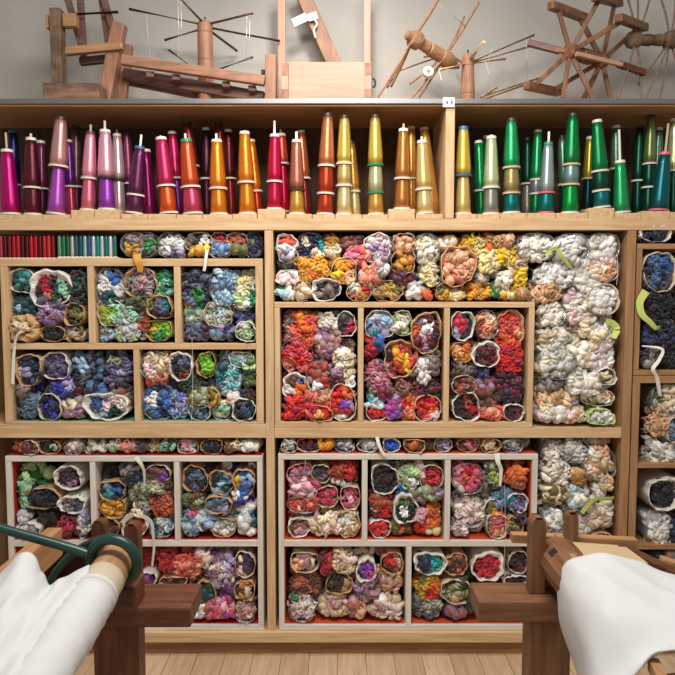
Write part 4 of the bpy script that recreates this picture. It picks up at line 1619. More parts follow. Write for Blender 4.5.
STACKS = []
for ln in CONES.strip().splitlines():
    f = ln.split()
    STACKS.append(dict(x=float(f[0]), y=float(f[1]), Y=float(f[2]) + (.012 if float(f[2]) < .05 else .055), w=float(f[3]), xt=float(f[4]), cones=[(a.split(':')[0], float(a.split(':')[1])) for a in f[5].split(',')],
                       top=float(f[6]), rod=None if f[7] == '-' else float(f[7]), ring=f[8], tip=f[9]))
FRONT = [s_ for s_ in STACKS if s_['Y'] < .05]


def near(st):
    """words for the neighbour a back cone stands behind"""
    b = min(FRONT, key=lambda q: abs(q['x'] - st['x']))
    return nice(b['cones'][-1][0])


# pegged blocks under the cones: left edge, right edge, y of the top edge
BLOCKS = [(-12, 14, 214.5), (14.3, 42, 214.5), (42.3, 70, 214.5), (71, 94, 210), (94.3, 120, 209.5), (121, 147, 214), (147.3, 176, 214), (176.3, 202, 214.5), (202.3, 232, 214.5), (232.3, 257, 214),
          (257.5, 285, 209), (286, 312, 214), (312.3, 335, 214.5), (335.3, 362, 214.5), (362.3, 388, 214.5), (388.3, 415, 209), (416, 443, 214), (456.5, 477, 214), (477.3, 500, 214),
          (500.3, 527, 213), (527.3, 556, 213), (556.3, 588, 213), (588.5, 614.5, 208), (615, 641, 213), (641.3, 670, 211), (670.3, 700, 212)]
YB0, YB1 = .004, .236
blocks = []
for i, (xa, xb, yt) in enumerate(BLOCKS):
    a, b = U(xa, 214, YB0), U(xb, 214, YB0)
    zt = U(337, yt, YB0).z
    blocks.append((a.x, b.x, zt))
ordinal = ['first', 'second', 'third', 'fourth', 'fifth', 'sixth', 'seventh', 'eighth', 'ninth', 'tenth', 'eleventh', 'twelfth', 'thirteenth', 'fourteenth', 'fifteenth', 'sixteenth', 'seventeenth']
BROOT = []
for i, (xa, xb, zt) in enumerate(blocks):
    k = i if i < 17 else i - 17
    side = 'from the shelf end to the divider' if i < 17 else 'counted from the divider to the shelf end'
    lab = 'wooden peg block under cones, %s %s' % (ordinal[k], 'from the left end, red side' if i < 17 else 'after the divider, green side')
    r_ = thing('peg_block', lab, 'peg block', ((xa + xb) / 2, YB0, BAY_Z), 'peg blocks along the cone shelf')
    box('block', M_PINE['y'], r_, xa + .0006, xb - .0006, YB0, YB1, BAY_Z + .0005, zt, .0015)
    BROOT.append((r_, xa, xb, zt))
seen = {}
for si, st in enumerate(STACKS):
    base = U(st['x'], st['y'], st['Y'])
    hold = min(BROOT, key=lambda q: max(q[1] - base.x, base.x - q[2], 0))
    zt = hold[3]
    Y = st['Y']
    k = PXM(Y)
    Rb = st['w'] * k
    Rb = min(Rb, .0375)
    # front stacks stand on their block; the pixel of the foot fixes x only
    top = U(st['xt'], st['top'], Y)
    tilt = math.atan2(top.x - base.x, top.z - zt)
    feet = []
    for c, yy in st['cones']:
        feet.append(U(st['x'], yy, Y).z - zt)
    feet[0] = 0.0008
    L = (top.z - zt)
    H = L - feet[-1]
    Hstd = min(max(H, .2), .25)
    n = len(st['cones'])
    for q, ((c, yy), fz) in enumerate(zip(st['cones'], feet)):
        h = H if q == n - 1 else min(.235, L - fz - .012)
        ax = Vector((math.sin(tilt), 0, math.cos(tilt)))
        pos = Vector((base.x, Y, zt + abs(math.sin(tilt)) * Rb)) + ax * fz
        rt = max(Rb - .42 * Rb * h / max(H, .19), Rb * .3)
        # nested cones share one taper so they slide over each other
        pl = nice(c)
        up = nice(st['cones'][q + 1][0]) if q < n - 1 else None
        dn = nice(st['cones'][q - 1][0]) if q else None
        back = Y > .055
        if n == 1:
            lab = f'{pl} thread cone standing single'
        elif q == n - 1:
            lab = f'{pl} thread cone atop {"a " if dn == pl else ""}{dn} cone'
        elif q == 0:
            lab = f'{pl} thread cone under {"a " if up == pl else ""}{up} cone'
        else:
            lab = f'{pl} thread cone between {dn} and {up}'
        if back:
            lab += f', back row behind {near(st)}'
        elif lab in seen:
            lab += ', ' + ('nearer the divider' if True else '')
        seen[lab] = seen.get(lab, 0) + 1
        thread_cone(CC[c], lab, pos, tilt, Rb, rt, h, st['ring'] if q or n == 1 else ('p' if st['ring'] == 'p' else 'w'), st['tip'] if q == n - 1 else 'w',
                    'thread cones in the back row' if back else 'thread cones in the front row')
    if st['rod']:
        rt_ = U(st['xt'], st['rod'], Y)
        ax = Vector((math.sin(tilt), 0, math.cos(tilt)))
        p0 = Vector((base.x, Y, zt - .01))
        d = (rt_.z - zt) / math.cos(tilt)
        tube('peg', M_CREAMW if si % 3 else M_RING['t'], hold[0], [p0, p0 + ax * d], .0042, 10)

# ------------------------------------------------------------------ small bobbins standing on the top of the left box
zt = Z(258.5) + .0004
bt = box('bobbin_tray', M_CPAPER, None, X(55.5, 250), X(118, 250), .008, .09, zt, zt + .004, .0008)
tag(bt, 'shallow pale tray under the teal bobbins', 'tray')


def bobbin(x, y0, y1, col, label, group, z0, w=2.1):
    P0 = U(x, y0, .03)
    ztop = U(x, y1, .03).z
    root = thing('thread_bobbin', label, 'bobbin', (P0.x, .03, z0), group)
    r = w * PXM(.03)
    bm = bmesh.new()
    add_lathe(bm, [(r * .55, .004), (r * .97, .008), (r, .014), (r * .98, ztop - z0 - .012), (r * .9, ztop - z0 - .006), (r * .5, ztop - z0 - .003)], 14)
    for v in bm.verts:
        v.co += Vector((P0.x, .03, z0))
    o = obj('winding', bm, M_THREAD, root, smooth=True)
    o.color = lin(tuple(v / 255 for v in col)) + (1,)
    for za, zb in ((.0, .004), (ztop - z0 - .003, ztop - z0)):
        bm = bmesh.new()
        add_lathe(bm, [(r * 1.05, za), (r * 1.05, zb)], 14)
        for v in bm.verts:
            v.co += Vector((P0.x, .03, z0))
        obj('flange', bm, M_CREAMW if zb < .01 else M_RING['k'], root)


reds = [(176, 60, 72), (90, 24, 34), (120, 30, 44), (176, 28, 40), (186, 40, 40), (80, 22, 28), (84, 26, 26), (196, 30, 44), (184, 26, 44), (90, 30, 34), (190, 40, 40), (202, 56, 44), (128, 26, 34)]
for i, c in enumerate(reds):
    bobbin(1.6 + i * 4.35, 257.6, 234.5, c, 'slim red bobbin standing in the row of reds over the blue-green box', 'slim red bobbins on the box top', zt)
teals = [(96, 160, 112), (60, 120, 84), (40, 100, 80), (190, 190, 176), (60, 96, 110), (40, 90, 96), (150, 190, 190), (60, 90, 120), (200, 214, 220), (40, 140, 130), (190, 206, 206), (24, 120, 110), (210, 214, 216), (60, 120, 120)]
for i, c in enumerate(teals):
    bobbin(60 + i * 4.25, 256, 235, c, 'slim teal or silver bobbin standing in the pale tray', 'slim teal and silver bobbins in the tray', zt + .0045)

# ------------------------------------------------------------------ old winding tools on top of the unit
def down_to(p0, px, py, Y, z=None):
    """continue the line p0 -> pixel down to the top of the unit"""
    z = ZT + .002 if z is None else z
    q = U(px, py, Y)
    if abs(q.z - p0.z) < 1e-5:
        return q
    t = (z - p0.z) / (q.z - p0.z)
    return p0 + (q - p0) * t


def bx(name, m, parent, px0, py0, px1, py1, Y, th, bevel=.003, zlow=None):
    """an upright board given by its pixel corners at depth Y"""
    a, b = U(px0, py0, Y), U(px1, py1, Y)
    return box(name, m, parent, a.x, b.x, Y, Y + th, (b.z if zlow is None else zlow), a.z, bevel)


ZS = ZT + .0006
# old stand
t = thing('winding_stand', 'old worn dark wooden stand with a tall post on a thick block', 'stand', (U(70, 98, .12).x, .12, ZS))
bx('post', M_OLDW['z'], t, 48.5, 7, 62, 85, .12, .055, .006)
bx('base_block', M_OLDW['x'], t, 42, 82.5, 99, 98, .09, .12, .005, ZS)
bx('tenon', M_ORW['x'], t, 45, 14, 48.4, 28, .13, .04, .003)
bx('cross_peg', M_ORW['x'], t, 62.1, 13, 76, 26, .125, .035, .003)
# folded frame with dark poles
t = thing('folding_winder_frame', 'folded wooden winder frame with crossed dark poles and an orange rail', 'winder frame', (U(112, 98, .2).x, .2, ZS))
for (xa, ya, xb, yb, Y) in ((66, -6, 83, 50, .21), (80, -6, 84, 58, .235), (101, -6, 109, 47, .235), (102.5, -6, 114, 32, .21)):
    bar('pole', M_PURPW, t, U(xa, ya, Y), U(xb, yb, Y), .024, .022, .003)
tube('iron_rod', M_IRON, t, [U(60, 15, .195), U(118, 12, .195)], .006)
bar('rail', M_ORW['x'], t, U(64.5, 52, .175), U(123, 46, .175), .028, .03, .005)
bar('lower_rail', M_PURPW, t, U(80, 62, .235), U(110, 58.5, .235), .026, .03, .003)
p = U(120, 24, .205)
bar('leaning_post', M_REDW['z'], t, p, down_to(p, 106, 98, .205, ZS + .01), .052, .05, .006, side=(1, 0, 0))
p = U(128, 45, .26)
bar('leaning_post', M_REDW['z'], t, p, down_to(p, 122, 98, .26, ZS + .01), .04, .03, .006, side=(1, 0, 0))
# sloping ladder-like frame
t = thing('warping_frame', 'sloping reddish wooden warping frame with two long rails and short rungs', 'warping frame', (U(265, 98, .15).x, .15, ZS))
bar('long_rail', M_REDW['x'], t, U(122, 60, .15), U(265, 81, .15), .03, .038, .004, side=(0, 1, 0))
bar('long_rail', M_PURPW, t, U(124, 74, .24), U(264, 98, .20), .03, .045, .004, side=(0, 1, 0))
bar('lower_rail', M_PURPW, t, U(122, 79, .30), U(262, 106, .27), .03, .04, .004, side=(0, 1, 0))
for xa, ya in ((226, 83), (252, 87), (150, 73), (176, 76)):
    bar('rung', M_PURPW, t, U(xa, ya + 1, .16), U(xa + 2, ya + 9, .25), .03, .022, .002)
bx('end_post', M_REDW['z'], t, 265, 54, 276, 98, .13, .05, .004, ZS)
tube('peg', M_IRON, t, [U(263, 70, .155), U(263, 78, .155)], .008)
# upright reel with thin dark spokes
def post_reel(name, label, x, ytop, w, Y, spokes, m_sp, strings, wt=None, sp2=()):
    c = U(x, ytop, Y)
    t = thing(name, label, 'reel', (c.x, Y, ZS))
    r = w / 2 * PXM(Y)
    r2 = (wt or w) / 2 * PXM(Y)
    bm = bmesh.new()
    add_lathe(bm, [(r2, ZS), (r2, ZS + .03), (r2, c.z - .16), (r2 * .94, c.z - .155), (r2, c.z - .15), (r, c.z - .05), (r * .93, c.z - .046), (r, c.z - .042), (r, c.z - .012), (r * .8, c.z), (r * .3, c.z + .001)], 20)
    for v in bm.verts:
        v.co += Vector((c.x, Y, 0))
    obj('post', bm, M_REDW['z'], t, smooth=False)
    tube('pin', M_IRON, t, [c - Vector((0, 0, .005)), c + Vector((0, 0, .02))], .003, 6)
    for (x1, y1, Y1, dy) in spokes:
        q = Vector((c.x, Y, U(x, ytop + dy, Y).z))
        tube('spoke', m_sp if m_sp else M_BAMBOO, t, [q, U(x1, y1, Y1)], .0055, 7)
    for (xa, ya, Ya, x1, y1, Y1) in sp2:
        tube('spoke', m_sp if m_sp else M_BAMBOO, t, [U(xa, ya, Ya), U(x1, y1, Y1)], .0055, 7)
    for (xa, ya, xb, yb, Ys) in strings:
        tube('string', M_STRING, t, [U(xa, ya, Ys), U(xb, yb, Ys)], .0011, 5)
    return t


post_reel('yarn_reel', 'upright wooden post reel with thin dark radiating spokes behind the sloping frame', 205, 22, 15, .24,
          [(129, 9, .2, 3), (178, -4, .06, 3), (165, 40, .38, 6), (253, 13, .12, 3), (280, 41, .27, 5), (237, 51, .4, 5)], M_SPOKE,
          [(146, 12, 150, 58, .21), (178, -2, 179, 57, .1), (181, 0, 182, 55, .12), (247, 14, 246, 60, .16), (250, 14, 249, 62, .14)],
          sp2=[(169, 50, .3, 196, 70, .25), (253, 57, .3, 215, 71, .25)])
# pale dovetailed box on two posts
t = thing('wooden_box', 'pale dovetailed wooden box standing between two tall light posts', 'box', (U(326, 98, .1).x, .1, ZS))
bx('front_panel', M_LIGHTW['x'], t, 288.4, 62, 364.6, 98, .06, .018, .001, ZS)
for xa, xb in ((281.5, 288.2), (364.8, 371)):
    bx('side_panel', M_LIGHTW['z'], t, xa, xb and xb, 0, 0, .06, .1, .001) if False else None
    a, b = U(xa, 62, .06), U(xb, 98, .06)
    box('side_panel', M_LIGHTW['z'], t, a.x, b.x, .06, .26, ZS, a.z, .001)
    for ya, yb in ((62.5, 75), (89, 98.5)):
        c_, d_ = U(xa + .4, ya, .058), U(xb - .4, yb, .058)
        box('dovetail', M_REDW['y'], t, c_.x, d_.x, .0585, .0598, max(d_.z, ZS), c_.z, .0003)
a, b = U(288.4, 62, .26), U(364.6, 98, .26)
box('back_panel', M_LIGHTW['x'], t, U(281.5, 62, .06).x, U(371, 62, .06).x, .2602, .276, ZS, U(326, 62, .06).z, .001)
t = thing('post_frame', 'tall pale pair of uprights joined behind the dovetailed box', 'post frame', (U(326, 98, .3).x, .3, ZS))
for xa, xb in ((277.5, 285), (363.5, 371)):
    a, b = U(xa, -20, .285), U(xb, -20, .285)
    box('upright_post', M_LIGHTW['z'], t, a.x, b.x, .285, .31, ZS, a.z, .003)
a, b = U(285.2, 85, .29), U(363.3, 92, .29)
box('cross_rail', M_LIGHTW['x'], t, a.x, b.x, .288, .306, b.z, a.z, .002)
for xa, sg in ((276.5, -1), (372.5, 1)):
    c_ = U(xa, 83, .282)
    pts = [c_ + Vector((sg * .012 * math.cos(u), 0, .018 * math.sin(u))) for u in [(-1.5 + 3.0 * i / 8) for i in range(9)]]
    tube('iron_hook', M_IRON, t, pts, .004, 7)
t = thing('leaning_beam', 'reddish wooden beam leaning diagonally behind the dovetailed box, tagged with white paper', 'beam', (U(336, 98, .33).x, .33, ZS))
p = U(299, -14, .34)
bar('timber', M_REDW['z'], t, p, down_to(p, 334, 64, .34, ZS + .016), .06, .03, .004, side=(1, 0, 0))
tg_ = bar('paper_tag', M_STICK, t, U(293, 23, .312), U(307, 16.5, .312), .003, .034, .0005, side=(0, 1, 0))
tg_['label'] = 'white paper tag'
bar('paper_tag', M_STICK, t, U(308, 18, .309), U(317, 15, .309), .003, .03, .0005, side=(0, 1, 0))
tube('tag_string', M_STRING, t, smooth_path([U(314, 19, .31), U(317, 24, .306), U(314, 30, .308), U(315.5, 38, .308)], 5), .005, 6)
# bamboo swift lying on its side
t = thing('bamboo_swift', 'tilted bamboo swift with two knobbed hubs and thin spokes, right of the pale box', 'swift', (U(420, 98, .2).x, .2, ZS))
h1, h2 = U(411, 37, .15), U(450, 62, .24)
d = (h2 - h1)
def lath_axis(prof, a, b, m, name, parent, seg=16):
    dd = (b - a)
    Mx = Matrix.Translation(a) @ dd.to_track_quat('Z', 'Y').to_matrix().to_4x4()
    bm = bmesh.new()
    add_lathe(bm, [(r, z * dd.length) for r, z in prof], seg, Mx)
    return obj(name, bm, m, parent, smooth=False)
lath_axis([(.004, -.12), (.018, -.1), (.02, 0), (.034, .02), (.036, .12), (.034, .2), (.022, .22), (.024, .42), (.02, .45), (.026, .48), (.028, .75), (.032, .78), (.034, .9), (.03, 1), (.004, 1.25)], h1, h2, M_BAMBOO, 'hub', t)
def sp(a, x1, y1, Y1, rad=.0045, land=False, m=M_BAMBOO, name='spoke', root=None):
    q = down_to(a, x1, y1, Y1) if land else U(x1, y1, Y1)
    mid = (a + q) / 2 + Vector((.006, 0, .004))
    tube(name, m, root or t, smooth_path([a, mid, q], 4), rad, 7)
A = U(413, 39, .155); B = U(446, 55, .225)
sp(A, 441, -6, .1, .006); sp(A, 377, 98, .1, .005, True); sp(A, 387, 88, .22); sp(A, 391, 87, .26)
sp(B, 479, 2, .2, .005); sp(B, 464, 17, .3); sp(B, 411, 98, .14, .005, True); sp(B, 418, 98, .2, .0045, True)
sp(B, 424, 57, .3); sp(B, 399, 71, .26, .003); sp(B, 410, 84, .2); sp(B, 462, 63, .26)
for l_ in ((384, 86, 397, 74, .2), (414, 92, 424, 90, .19), (438, 4, 466, 27, .2), (437, 62, 446, 98, .21)):
    tube('string', M_STRING, t, [U(l_[0], l_[1], l_[4]), U(l_[2], l_[3], l_[4])], .0016, 5)
w = thing('tape_roll', 'small white tape roll hanging on the bamboo swift', 'tape roll', U(428, 73, .13))
c_ = U(428, 72.5, .15)
bm = bmesh.new()
Mx = Matrix.Translation(c_) @ Matrix.Rotation(math.radians(80), 4, 'X')
add_lathe(bm, [(.007, -.012), (.02, -.012), (.02, .012), (.007, .012)], 22, Mx, closed=True)
obj('roll', bm, M_STICK, w)
lath_axis([(.0065, 0), (.0065, 1)], c_ + Vector((0, -.016, 0)), c_ + Vector((.012, .07, .004)), M_BAMBOO, 'core', w, 10)
# second post reel with pale bamboo spokes
post_reel('yarn_reel', 'upright brown post reel with long pale bamboo spokes beside the label sticker', 468, 55, 12, .2,
          [(440, 70, .1, 8), (484, 42, .05, 7), (534, 35, .25, 8), (528, 47, .32, 9), (505, 59, .36, 9), (452, 60, .38, 8)], M_PALEB,
          [(485, 60, 493, 88, .22), (526, 38, 528, 80, .27), (492, 48, 488, 62, .2)], 14,
          [(480, 97, .24, 543, 77, .26), (484, 99, .3, 528, 84, .32), (482, 98, .12, 497, 87, .1)])
# big star swift
t = thing('star_swift', 'large reddish wooden star-shaped swift with crossbars between paired arms', 'swift', (U(585, 98, .2).x, .2, ZS))
A, B = U(570, 52, .12), U(602, 61, .23)
lath_axis([(.022, -.1), (.03, -.06), (.03, .1), (.022, .13), (.022, .3), (.028, .33), (.028, .6), (.022, .63), (.024, .85), (.032, .9), (.03, 1.05), (.02, 1.08)], A, B, M_MIDW['x'], 'axle', t)
for (x1, y1, x2, y2, ya, yb) in ((558, 8, 579, 16, .12, .2), (600, -2, 615, 2, .1, .2), (624, 20, 640, 26, .12, .22), (533, 87, 552, 91, .12, .2), (562, 104, 580, 106, .1, .2), (596, 104, 612, 106, .1, .2)):
    bar('arm', M_MIDW['z'], t, A, U(x1, y1, ya), .014, .018, .002)
    bar('arm', M_MIDW['z'], t, B, U(x2, y2, yb), .014, .018, .002)
    if y1 < 95:
        p, q = U(x1, y1, ya), U(x2, y2, yb)
        e = (q - p) * .35
        bar('crossbar', M_MIDW['x'], t, p - e, q + e, .03, .03, .004)
bar('arm', M_MIDW['x'], t, A, U(556, 50, .13), .016, .016, .002)
bar('crossbar', M_DARKW['x'], t, U(560, 51, .13), U(528, 43, .16), .022, .024, .003)
bar('arm', M_LIGHTW['x'], t, U(576, 54, .085), U(622, 65, .16), .016, .016, .002)
bar('crossbar', M_DARKW['x'], t, U(618, 64, .17), U(645, 73, .2), .022, .024, .003)
# thin-spoked reel
t = thing('spoked_reel', 'dark wooden axle reel with two knobbed hubs and thin curved spokes', 'reel', (U(650, 98, .25).x, .25, ZS))
A, B = U(633, 40, .22), U(672, 40, .25)
lath_axis([(.012, -.2), (.03, -.1), (.034, 0), (.03, .14), (.02, .18), (.024, .4), (.02, .5), (.024, .7), (.02, .78), (.032, .85), (.036, 1), (.03, 1.15), (.01, 1.2)], A, B, M_OLDW['x'], 'axle', t)
A, B = U(636, 40, .22), U(670, 40, .248)
for x1, y1, Y1, ld in ((625, -10, .18, 0), (637, -10, .25, 0), (652, -10, .3, 0), (617, 99, .14, 1), (641, 99, .2, 1), (640, 86, .34, 0)):
    sp(A, x1, y1, Y1, .0042, bool(ld), M_SPOKE)
for x1, y1, Y1, ld in ((658, -10, .2, 0), (676, -10, .26, 0), (690, -8, .3, 0), (638, 84, .3, 0), (645, 99, .2, 1), (659, 99, .25, 1), (684, 99, .3, 1)):
    sp(B, x1, y1, Y1, .0042, bool(ld), M_SPOKE)

# ------------------------------------------------------------------ embroidery frames in front
def grid_cloth(name, rows, m, parent, sub=7, wr=.003, th=.003, seed=1):
    G = [[UD(x, y, d) for (x, y, *dd) in row[1] for d in [(dd[0] if dd else row[0])]] for row in rows]
    G = [smooth_path(r_, sub) for r_ in G]
    cols = list(zip(*G))
    cols = [smooth_path(c_, sub) for c_ in cols]
    rnd = random.Random(seed)
    ph = [rnd.uniform(0, 6.28) for _ in range(6)]
    bm = bmesh.new()
    V = []
    for i, c_ in enumerate(cols):
        row = []
        for j, p in enumerate(c_):
            u, v = i / sub, j / sub
            dz = wr * (math.sin(2.1 * u + 1.3 * v + ph[0]) + .6 * math.sin(3.7 * u - 2.4 * v + ph[1]) + .2 * math.sin(5 * u + 3 * v + ph[2]) + .12 * math.sin(7 * u - 5 * v + ph[3]) + .9 * math.sin(.9 * u + 1.1 * v + .7 * math.sin(1.3 * v + ph[4]) + ph[5]))
            row.append(bm.verts.new(p + Vector((dz * .3, 0, dz))))
        V.append(row)
    for i in range(len(V) - 1):
        for j in range(len(V[0]) - 1):
            bm.faces.new((V[i][j], V[i + 1][j], V[i + 1][j + 1], V[i][j + 1]))
    o = obj(name, bm, m, parent, smooth=True)
    md = o.modifiers.new('thickness', 'SOLIDIFY')
    md.thickness = th
    md.offset = 0
    return o


def trestle(label, yF, yB, ybot, dF, xa, xb, post, horns, mats, cradle):
    zt_ = UD(337, yF, dF).z
    # depth of the back edge: same height seen at yB
    tanb = lambda y: math.tan(PITCH + math.atan((y - 337.5) / F))
    dB = (CAM.z - zt_) / tanb(yB)
    zb = UD(337, ybot, dF).z
    X0, X1 = UD(xa, yF, dF).x, UD(xb, yF, dF).x
    YF, YB = CAM.y + dF, CAM.y + dB
    t = thing('embroidery_trestle', label, 'trestle', ((X0 + X1) / 2, YF, 0))
    box('top_rail', mats['x'], t, X0, X1, YF, YB, zb, zt_, .005)
    px0, px1 = UD(post[0], 650, dF).x, UD(post[1], 650, dF).x
    box('post', mats['z'], t, px0, px1, YF + .006, YF + .056, .025, zb - .0004, .005)
    box('foot', mats['y'], t, px0 - .01, px1 + .01, YF - .18, YB + .18, 0.0006, .045, .006)
    for (x, yt, wpx, d, tw) in horns:
        c_ = UD(x, yt, d)
        r_ = wpx / 2 * d / F
        bm = bmesh.new()
        H = c_.z - zt_
        prof = [(1, 0), (1, H * .55), (1, H - r_ * .9), (.9, H - r_ * .45), (.62, H - r_ * .12), (.25, H)]
        rings = []
        for k, z in prof:
            rings.append([bm.verts.new((c_.x + sx * r_ * (k if H > 0 else 1), CAM.y + d + sy * r_ * tw, zt_ + z)) for sx, sy in ((-1, -1), (1, -1), (1, 1), (-1, 1))])
        for i in range(len(rings) - 1):
            for j in range(4):
                bm.faces.new((rings[i][j], rings[i][(j + 1) % 4], rings[i + 1][(j + 1) % 4], rings[i + 1][j]))
        bm.faces.new(rings[-1])
        bm.faces.new(rings[0][::-1])
        obj('horn', bm, mats['z'], t, bevel=.003)
    ca, cb, ctop, cd0, cd1 = cradle
    box('cradle', mats['x'], t, ca, cb, CAM.y + cd0, CAM.y + cd1, zt_ + .0004, ctop, .004)
    return t, zt_, YF, YB


# left trestle, roller, hoop, cloth
RA, RB = UD(115, 563, 1.36), UD(57, 655, 1.08)
rd = (RB - RA).normalized()
Lt, LZ, LYF, LYB = trestle('dark brown wooden embroidery trestle carrying the roller with the green hoop', 608, 583, 628, 1.36, -60, 190.5, (92, 138),
                           [(100, 519, 14, 1.47, 1.0), (133, 522, 15, 1.47, 1.0)], M_DARKW, (RA.x - .04, RA.x + .045, RA.z - .047, 1.34, 1.42))
t = thing('cloth_roller', 'pale wooden roller wrapped in cream and white cloth, its far end in a green hoop', 'roller', tuple(RA))
def cyl(name, m, parent, a, b, prof, seg=36):
    return lath_axis(prof, a, b, m, name, parent, seg)
o = cyl('roller', M_OAK['y'], t, RA - rd * .022, RA + rd * .75, [(.030, 0), (.038, .004), (.0395, .1), (.0395, .99), (.03, 1)])
def spun(name, m, d0, d1, r0, r1, n=14, wob=.0015):
    a, b = RA + rd * d0, RA + rd * d1
    rnd = random.Random(int(d0 * 100) + 3)
    prof = [(r0 - .004, 0)] + [(r0 + (r1 - r0) * i / n + rnd.uniform(-wob, wob), i / n + .0005) for i in range(n)] + [(r1 - .003, 1.001)]
    q = cyl(name, m, t, a, b, prof, 40)
    for f in q.data.polygons:
        f.use_smooth = True
    return q
spun('canvas_layer', M_CREAMC, .062, .72, .0412, .0412, 4, .0003)['label'] = 'cream canvas layer'
spun('hem_band', M_CLOTH, .108, .118, .044, .044, 2, .0002)
spun('cloth_layer', M_CLOTH, .125, .70, .0432, .0445, 46, .0022)['label'] = 'white cloth layer'
t = thing('hoop_bar', 'dark green tubular steel bar ending in a round hoop over the roller', 'hoop bar', tuple(UD(114, 590, 1.335)))
c_ = UD(114, 561, 1.335)
bm = bmesh.new()
n, mj, mn = 48, .0495, .0112
ax = Matrix.Rotation(math.radians(-6), 3, 'Z') @ Matrix.Rotation(math.radians(8), 3, 'X')
rings = []
for i in range(n):
    a = 2 * math.pi * i / n
    ring = []
    for k in range(12):
        b_ = 2 * math.pi * k / 12
        v = Vector(((mj + mn * math.cos(b_)) * math.cos(a), mn * math.sin(b_), (mj + mn * math.cos(b_)) * math.sin(a)))
        ring.append(bm.verts.new(c_ + ax @ v))
    rings.append(ring)
for i in range(n):
    for k in range(12):
        bm.faces.new((rings[i][k], rings[(i + 1) % n][k], rings[(i + 1) % n][(k + 1) % 12], rings[i][(k + 1) % 12]))
obj('hoop', bm, M_GREENT, t, smooth=True)
tube('straight_bar', M_GREENT, t, smooth_path([UD(-60, 511, 1.335), UD(10, 531, 1.335), UD(70, 548, 1.335), UD(90, 555, 1.337)], 6), .0098, 12)
tube('curved_bar', M_GREENT, t, smooth_path([UD(104, 538, 1.352), UD(86, 545, 1.365), UD(70, 556, 1.37), UD(56, 572, 1.365), UD(46, 590, 1.355)], 6), .0085, 12)
t = thing('frame_beam', 'orange brown wooden side beam of the frame, running under the humped cloth', 'beam', tuple(UD(50, 560, 1.5)))
za = UD(51.5, 530, 1.62)
box('beam', M_ORW['y'], t, za.x - .019, za.x + .019, CAM.y + 1.0, CAM.y + 1.64, LZ + .0008, za.z, .004)
t = thing('cloth_sheet', 'white cotton cloth humped over the beam and draped beside the hooped roller', 'cloth', tuple(UD(20, 640, 1.1)))
grid_cloth('cloth', [
    (1.28, [(89, 568), (76, 570), (60, 578), (49, 585), (42, 572), (35, 558), (20, 556), (4, 571), (-20, 590), (-60, 605)]),
    (1.21, [(83, 592), (68, 589), (54, 595), (44, 599), (35, 592), (24, 582), (8, 581), (-8, 588), (-30, 600), (-60, 612)]),
    (1.13, [(63, 625), (51, 619), (40, 619), (28, 616), (16, 611), (4, 608), (-10, 610), (-25, 616), (-45, 625), (-70, 632)]),
    (1.05, [(46, 662), (35, 652), (25, 647), (14, 643), (2, 638), (-12, 638), (-25, 642), (-40, 648), (-58, 655), (-80, 662)]),
    (.96, [(22, 700), (12, 688), (4, 682), (-6, 676), (-18, 672), (-30, 672), (-44, 678), (-58, 684), (-76, 692), (-100, 700)]),
    (.85, [(-20, 760), (-32, 750), (-42, 744), (-52, 738), (-64, 734), (-78, 734), (-90, 738), (-104, 744), (-120, 752), (-140, 760)]),
], M_CLOTH, t, wr=.003, seed=4)

# right trestle, roller, laths, cloth
QA = UD(562, 563, 1.40)
Rt, RZ, RYF, RYB = trestle('brown wooden embroidery trestle carrying the roller under the white cloth', 602, 582, 623, 1.36, 479, 640, (529, 572),
                           [(537, 516, 16, 1.41, .9), (571, 511, 13, 1.475, .8)], M_MIDW, (QA.x - .035, QA.x + .05, QA.z - .048, 1.425, 1.46))
t = thing('cloth_roller', 'brown octagonal roller with a square hole, under the white cloth', 'roller', tuple(QA))
a, b = Vector((QA.x, CAM.y + 1.405, QA.z)), Vector((QA.x, CAM.y + 1.12, QA.z))
a = a + Vector((0, .03, 0))
lath_axis([(.045, 0), (.048, .01), (.048, .99), (.045, 1)], a, b, M_MIDW['y'], 'roller', t, 14)
e_ = UD(549, 547, 1.375)
hole = bmesh.new()
rad = (Vector((e_.x - QA.x, 0, e_.z - QA.z))).normalized()
pc = QA + rad * .0475
pc.y = CAM.y + 1.37
tan_ = Vector((0, 1, 0)).cross(rad)
vs = [hole.verts.new(pc + tan_ * (i * .008) + Vector((0, j * .011, 0)) + rad * k) for k in (-.004, .0012) for i, j in ((-1, -1), (1, -1), (1, 1), (-1, 1))]
for f in ((3, 2, 1, 0), (4, 5, 6, 7), (0, 1, 5, 4), (1, 2, 6, 5), (2, 3, 7, 6), (3, 0, 4, 7)):
    hole.faces.new([vs[i] for i in f])
obj('square_hole_shade', hole, M_IRON, t)  # dark block stands in for the shade inside the square hole
t = thing('stretcher_frame', 'light brown lath frame holding a cream canvas strip above the covered roller', 'stretcher frame', tuple(UD(590, 545, 1.45)))
bar('lath', M_ORW['x'], t, UD(511, 537, 1.485), UD(636, 542.5, 1.485), .02, .024, .002, side=(0, 0, 1))
bar('lath', M_ORW['y'], t, UD(557, 537, 1.468), UD(575, 562, 1.31), .014, .016, .002)
bm = bmesh.new()
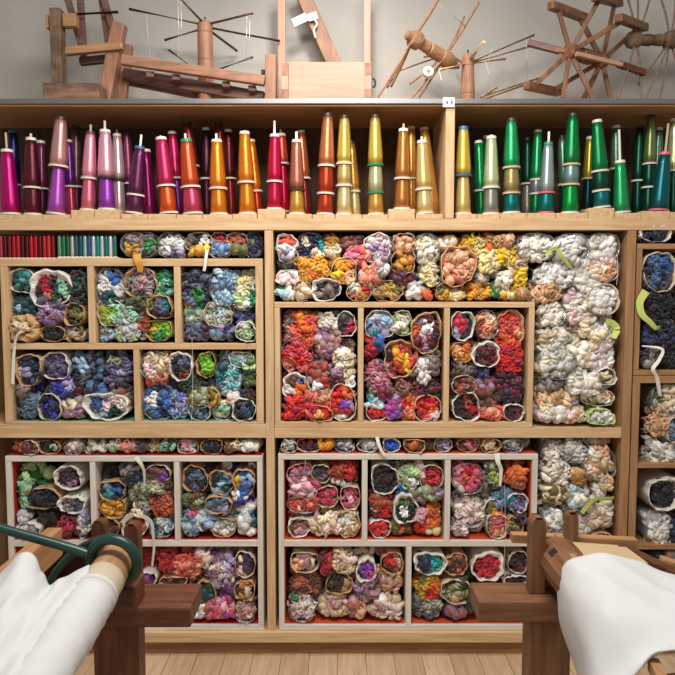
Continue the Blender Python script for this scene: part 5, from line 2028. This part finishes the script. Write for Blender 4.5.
q4 = [UD(561, 541, 1.462), UD(624, 545.5, 1.462), UD(648, 563, 1.3), UD(577, 561, 1.3)]
lo_ = [bm.verts.new(p + Vector((0, 0, -.003))) for p in q4]
hi_ = [bm.verts.new(p) for p in q4]
bm.faces.new(hi_); bm.faces.new(lo_[::-1])
for i in range(4):
    bm.faces.new((lo_[i], lo_[(i + 1) % 4], hi_[(i + 1) % 4], hi_[i]))
obj('canvas_strip', bm, M_CANVAS, t)['label'] = 'cream canvas strip'
bar('dark_rail', M_DARKW['x'], t, UD(617, 549, 1.462), UD(700, 589, 1.36), .03, .03, .003)
bar('lath', M_ORW['x'], t, UD(660, 563, 1.5), UD(740, 585, 1.47), .03, .03, .003)
t = thing('cross_brace', 'light brown wooden brace below the near edge of the white cloth', 'brace', tuple(UD(640, 670, 1.0)))
bar('brace_bar', M_ORW['y'], t, UD(653, 664, .985), UD(672, 702, .85), .016, .02, .002)
bar('brace_rail', M_ORW['x'], t, UD(600, 692, .985), UD(760, 676, .985), .022, .026, .003)
t = thing('cloth_sheet', 'white cotton cloth draped over the roller and the brown trestle', 'cloth', tuple(UD(620, 640, 1.1)))
grid_cloth('cloth', [
    (1.30, [(568, 645), (560, 612), (558, 585), (564, 566), (575, 557), (600, 556.5), (630, 560), (655, 567), (700, 582)]),
    (1.22, [(578, 670), (567, 634), (565, 602), (573, 582), (588, 573), (618, 573), (650, 577), (680, 584), (726, 597)]),
    (1.13, [(586, 702), (578, 664), (578, 626), (588, 603), (606, 593), (640, 592), (672, 595), (705, 602), (752, 614)]),
    (1.06, [(592, 725), (586, 690), (588, 650), (600, 627), (620, 615), (652, 611), (686, 612), (720, 619), (770, 631)]),
    (1.0, [(598, 752), (592, 720), (598, 692), (613, 676), (634, 660), (664, 645), (698, 640), (734, 646), (790, 660)]),
    (.965, [(602, 764), (598, 738), (605, 708), (619, 688), (637, 670), (656, 655), (684, 652), (726, 657), (800, 672)]),
], M_CLOTH, t, wr=.003, seed=9)
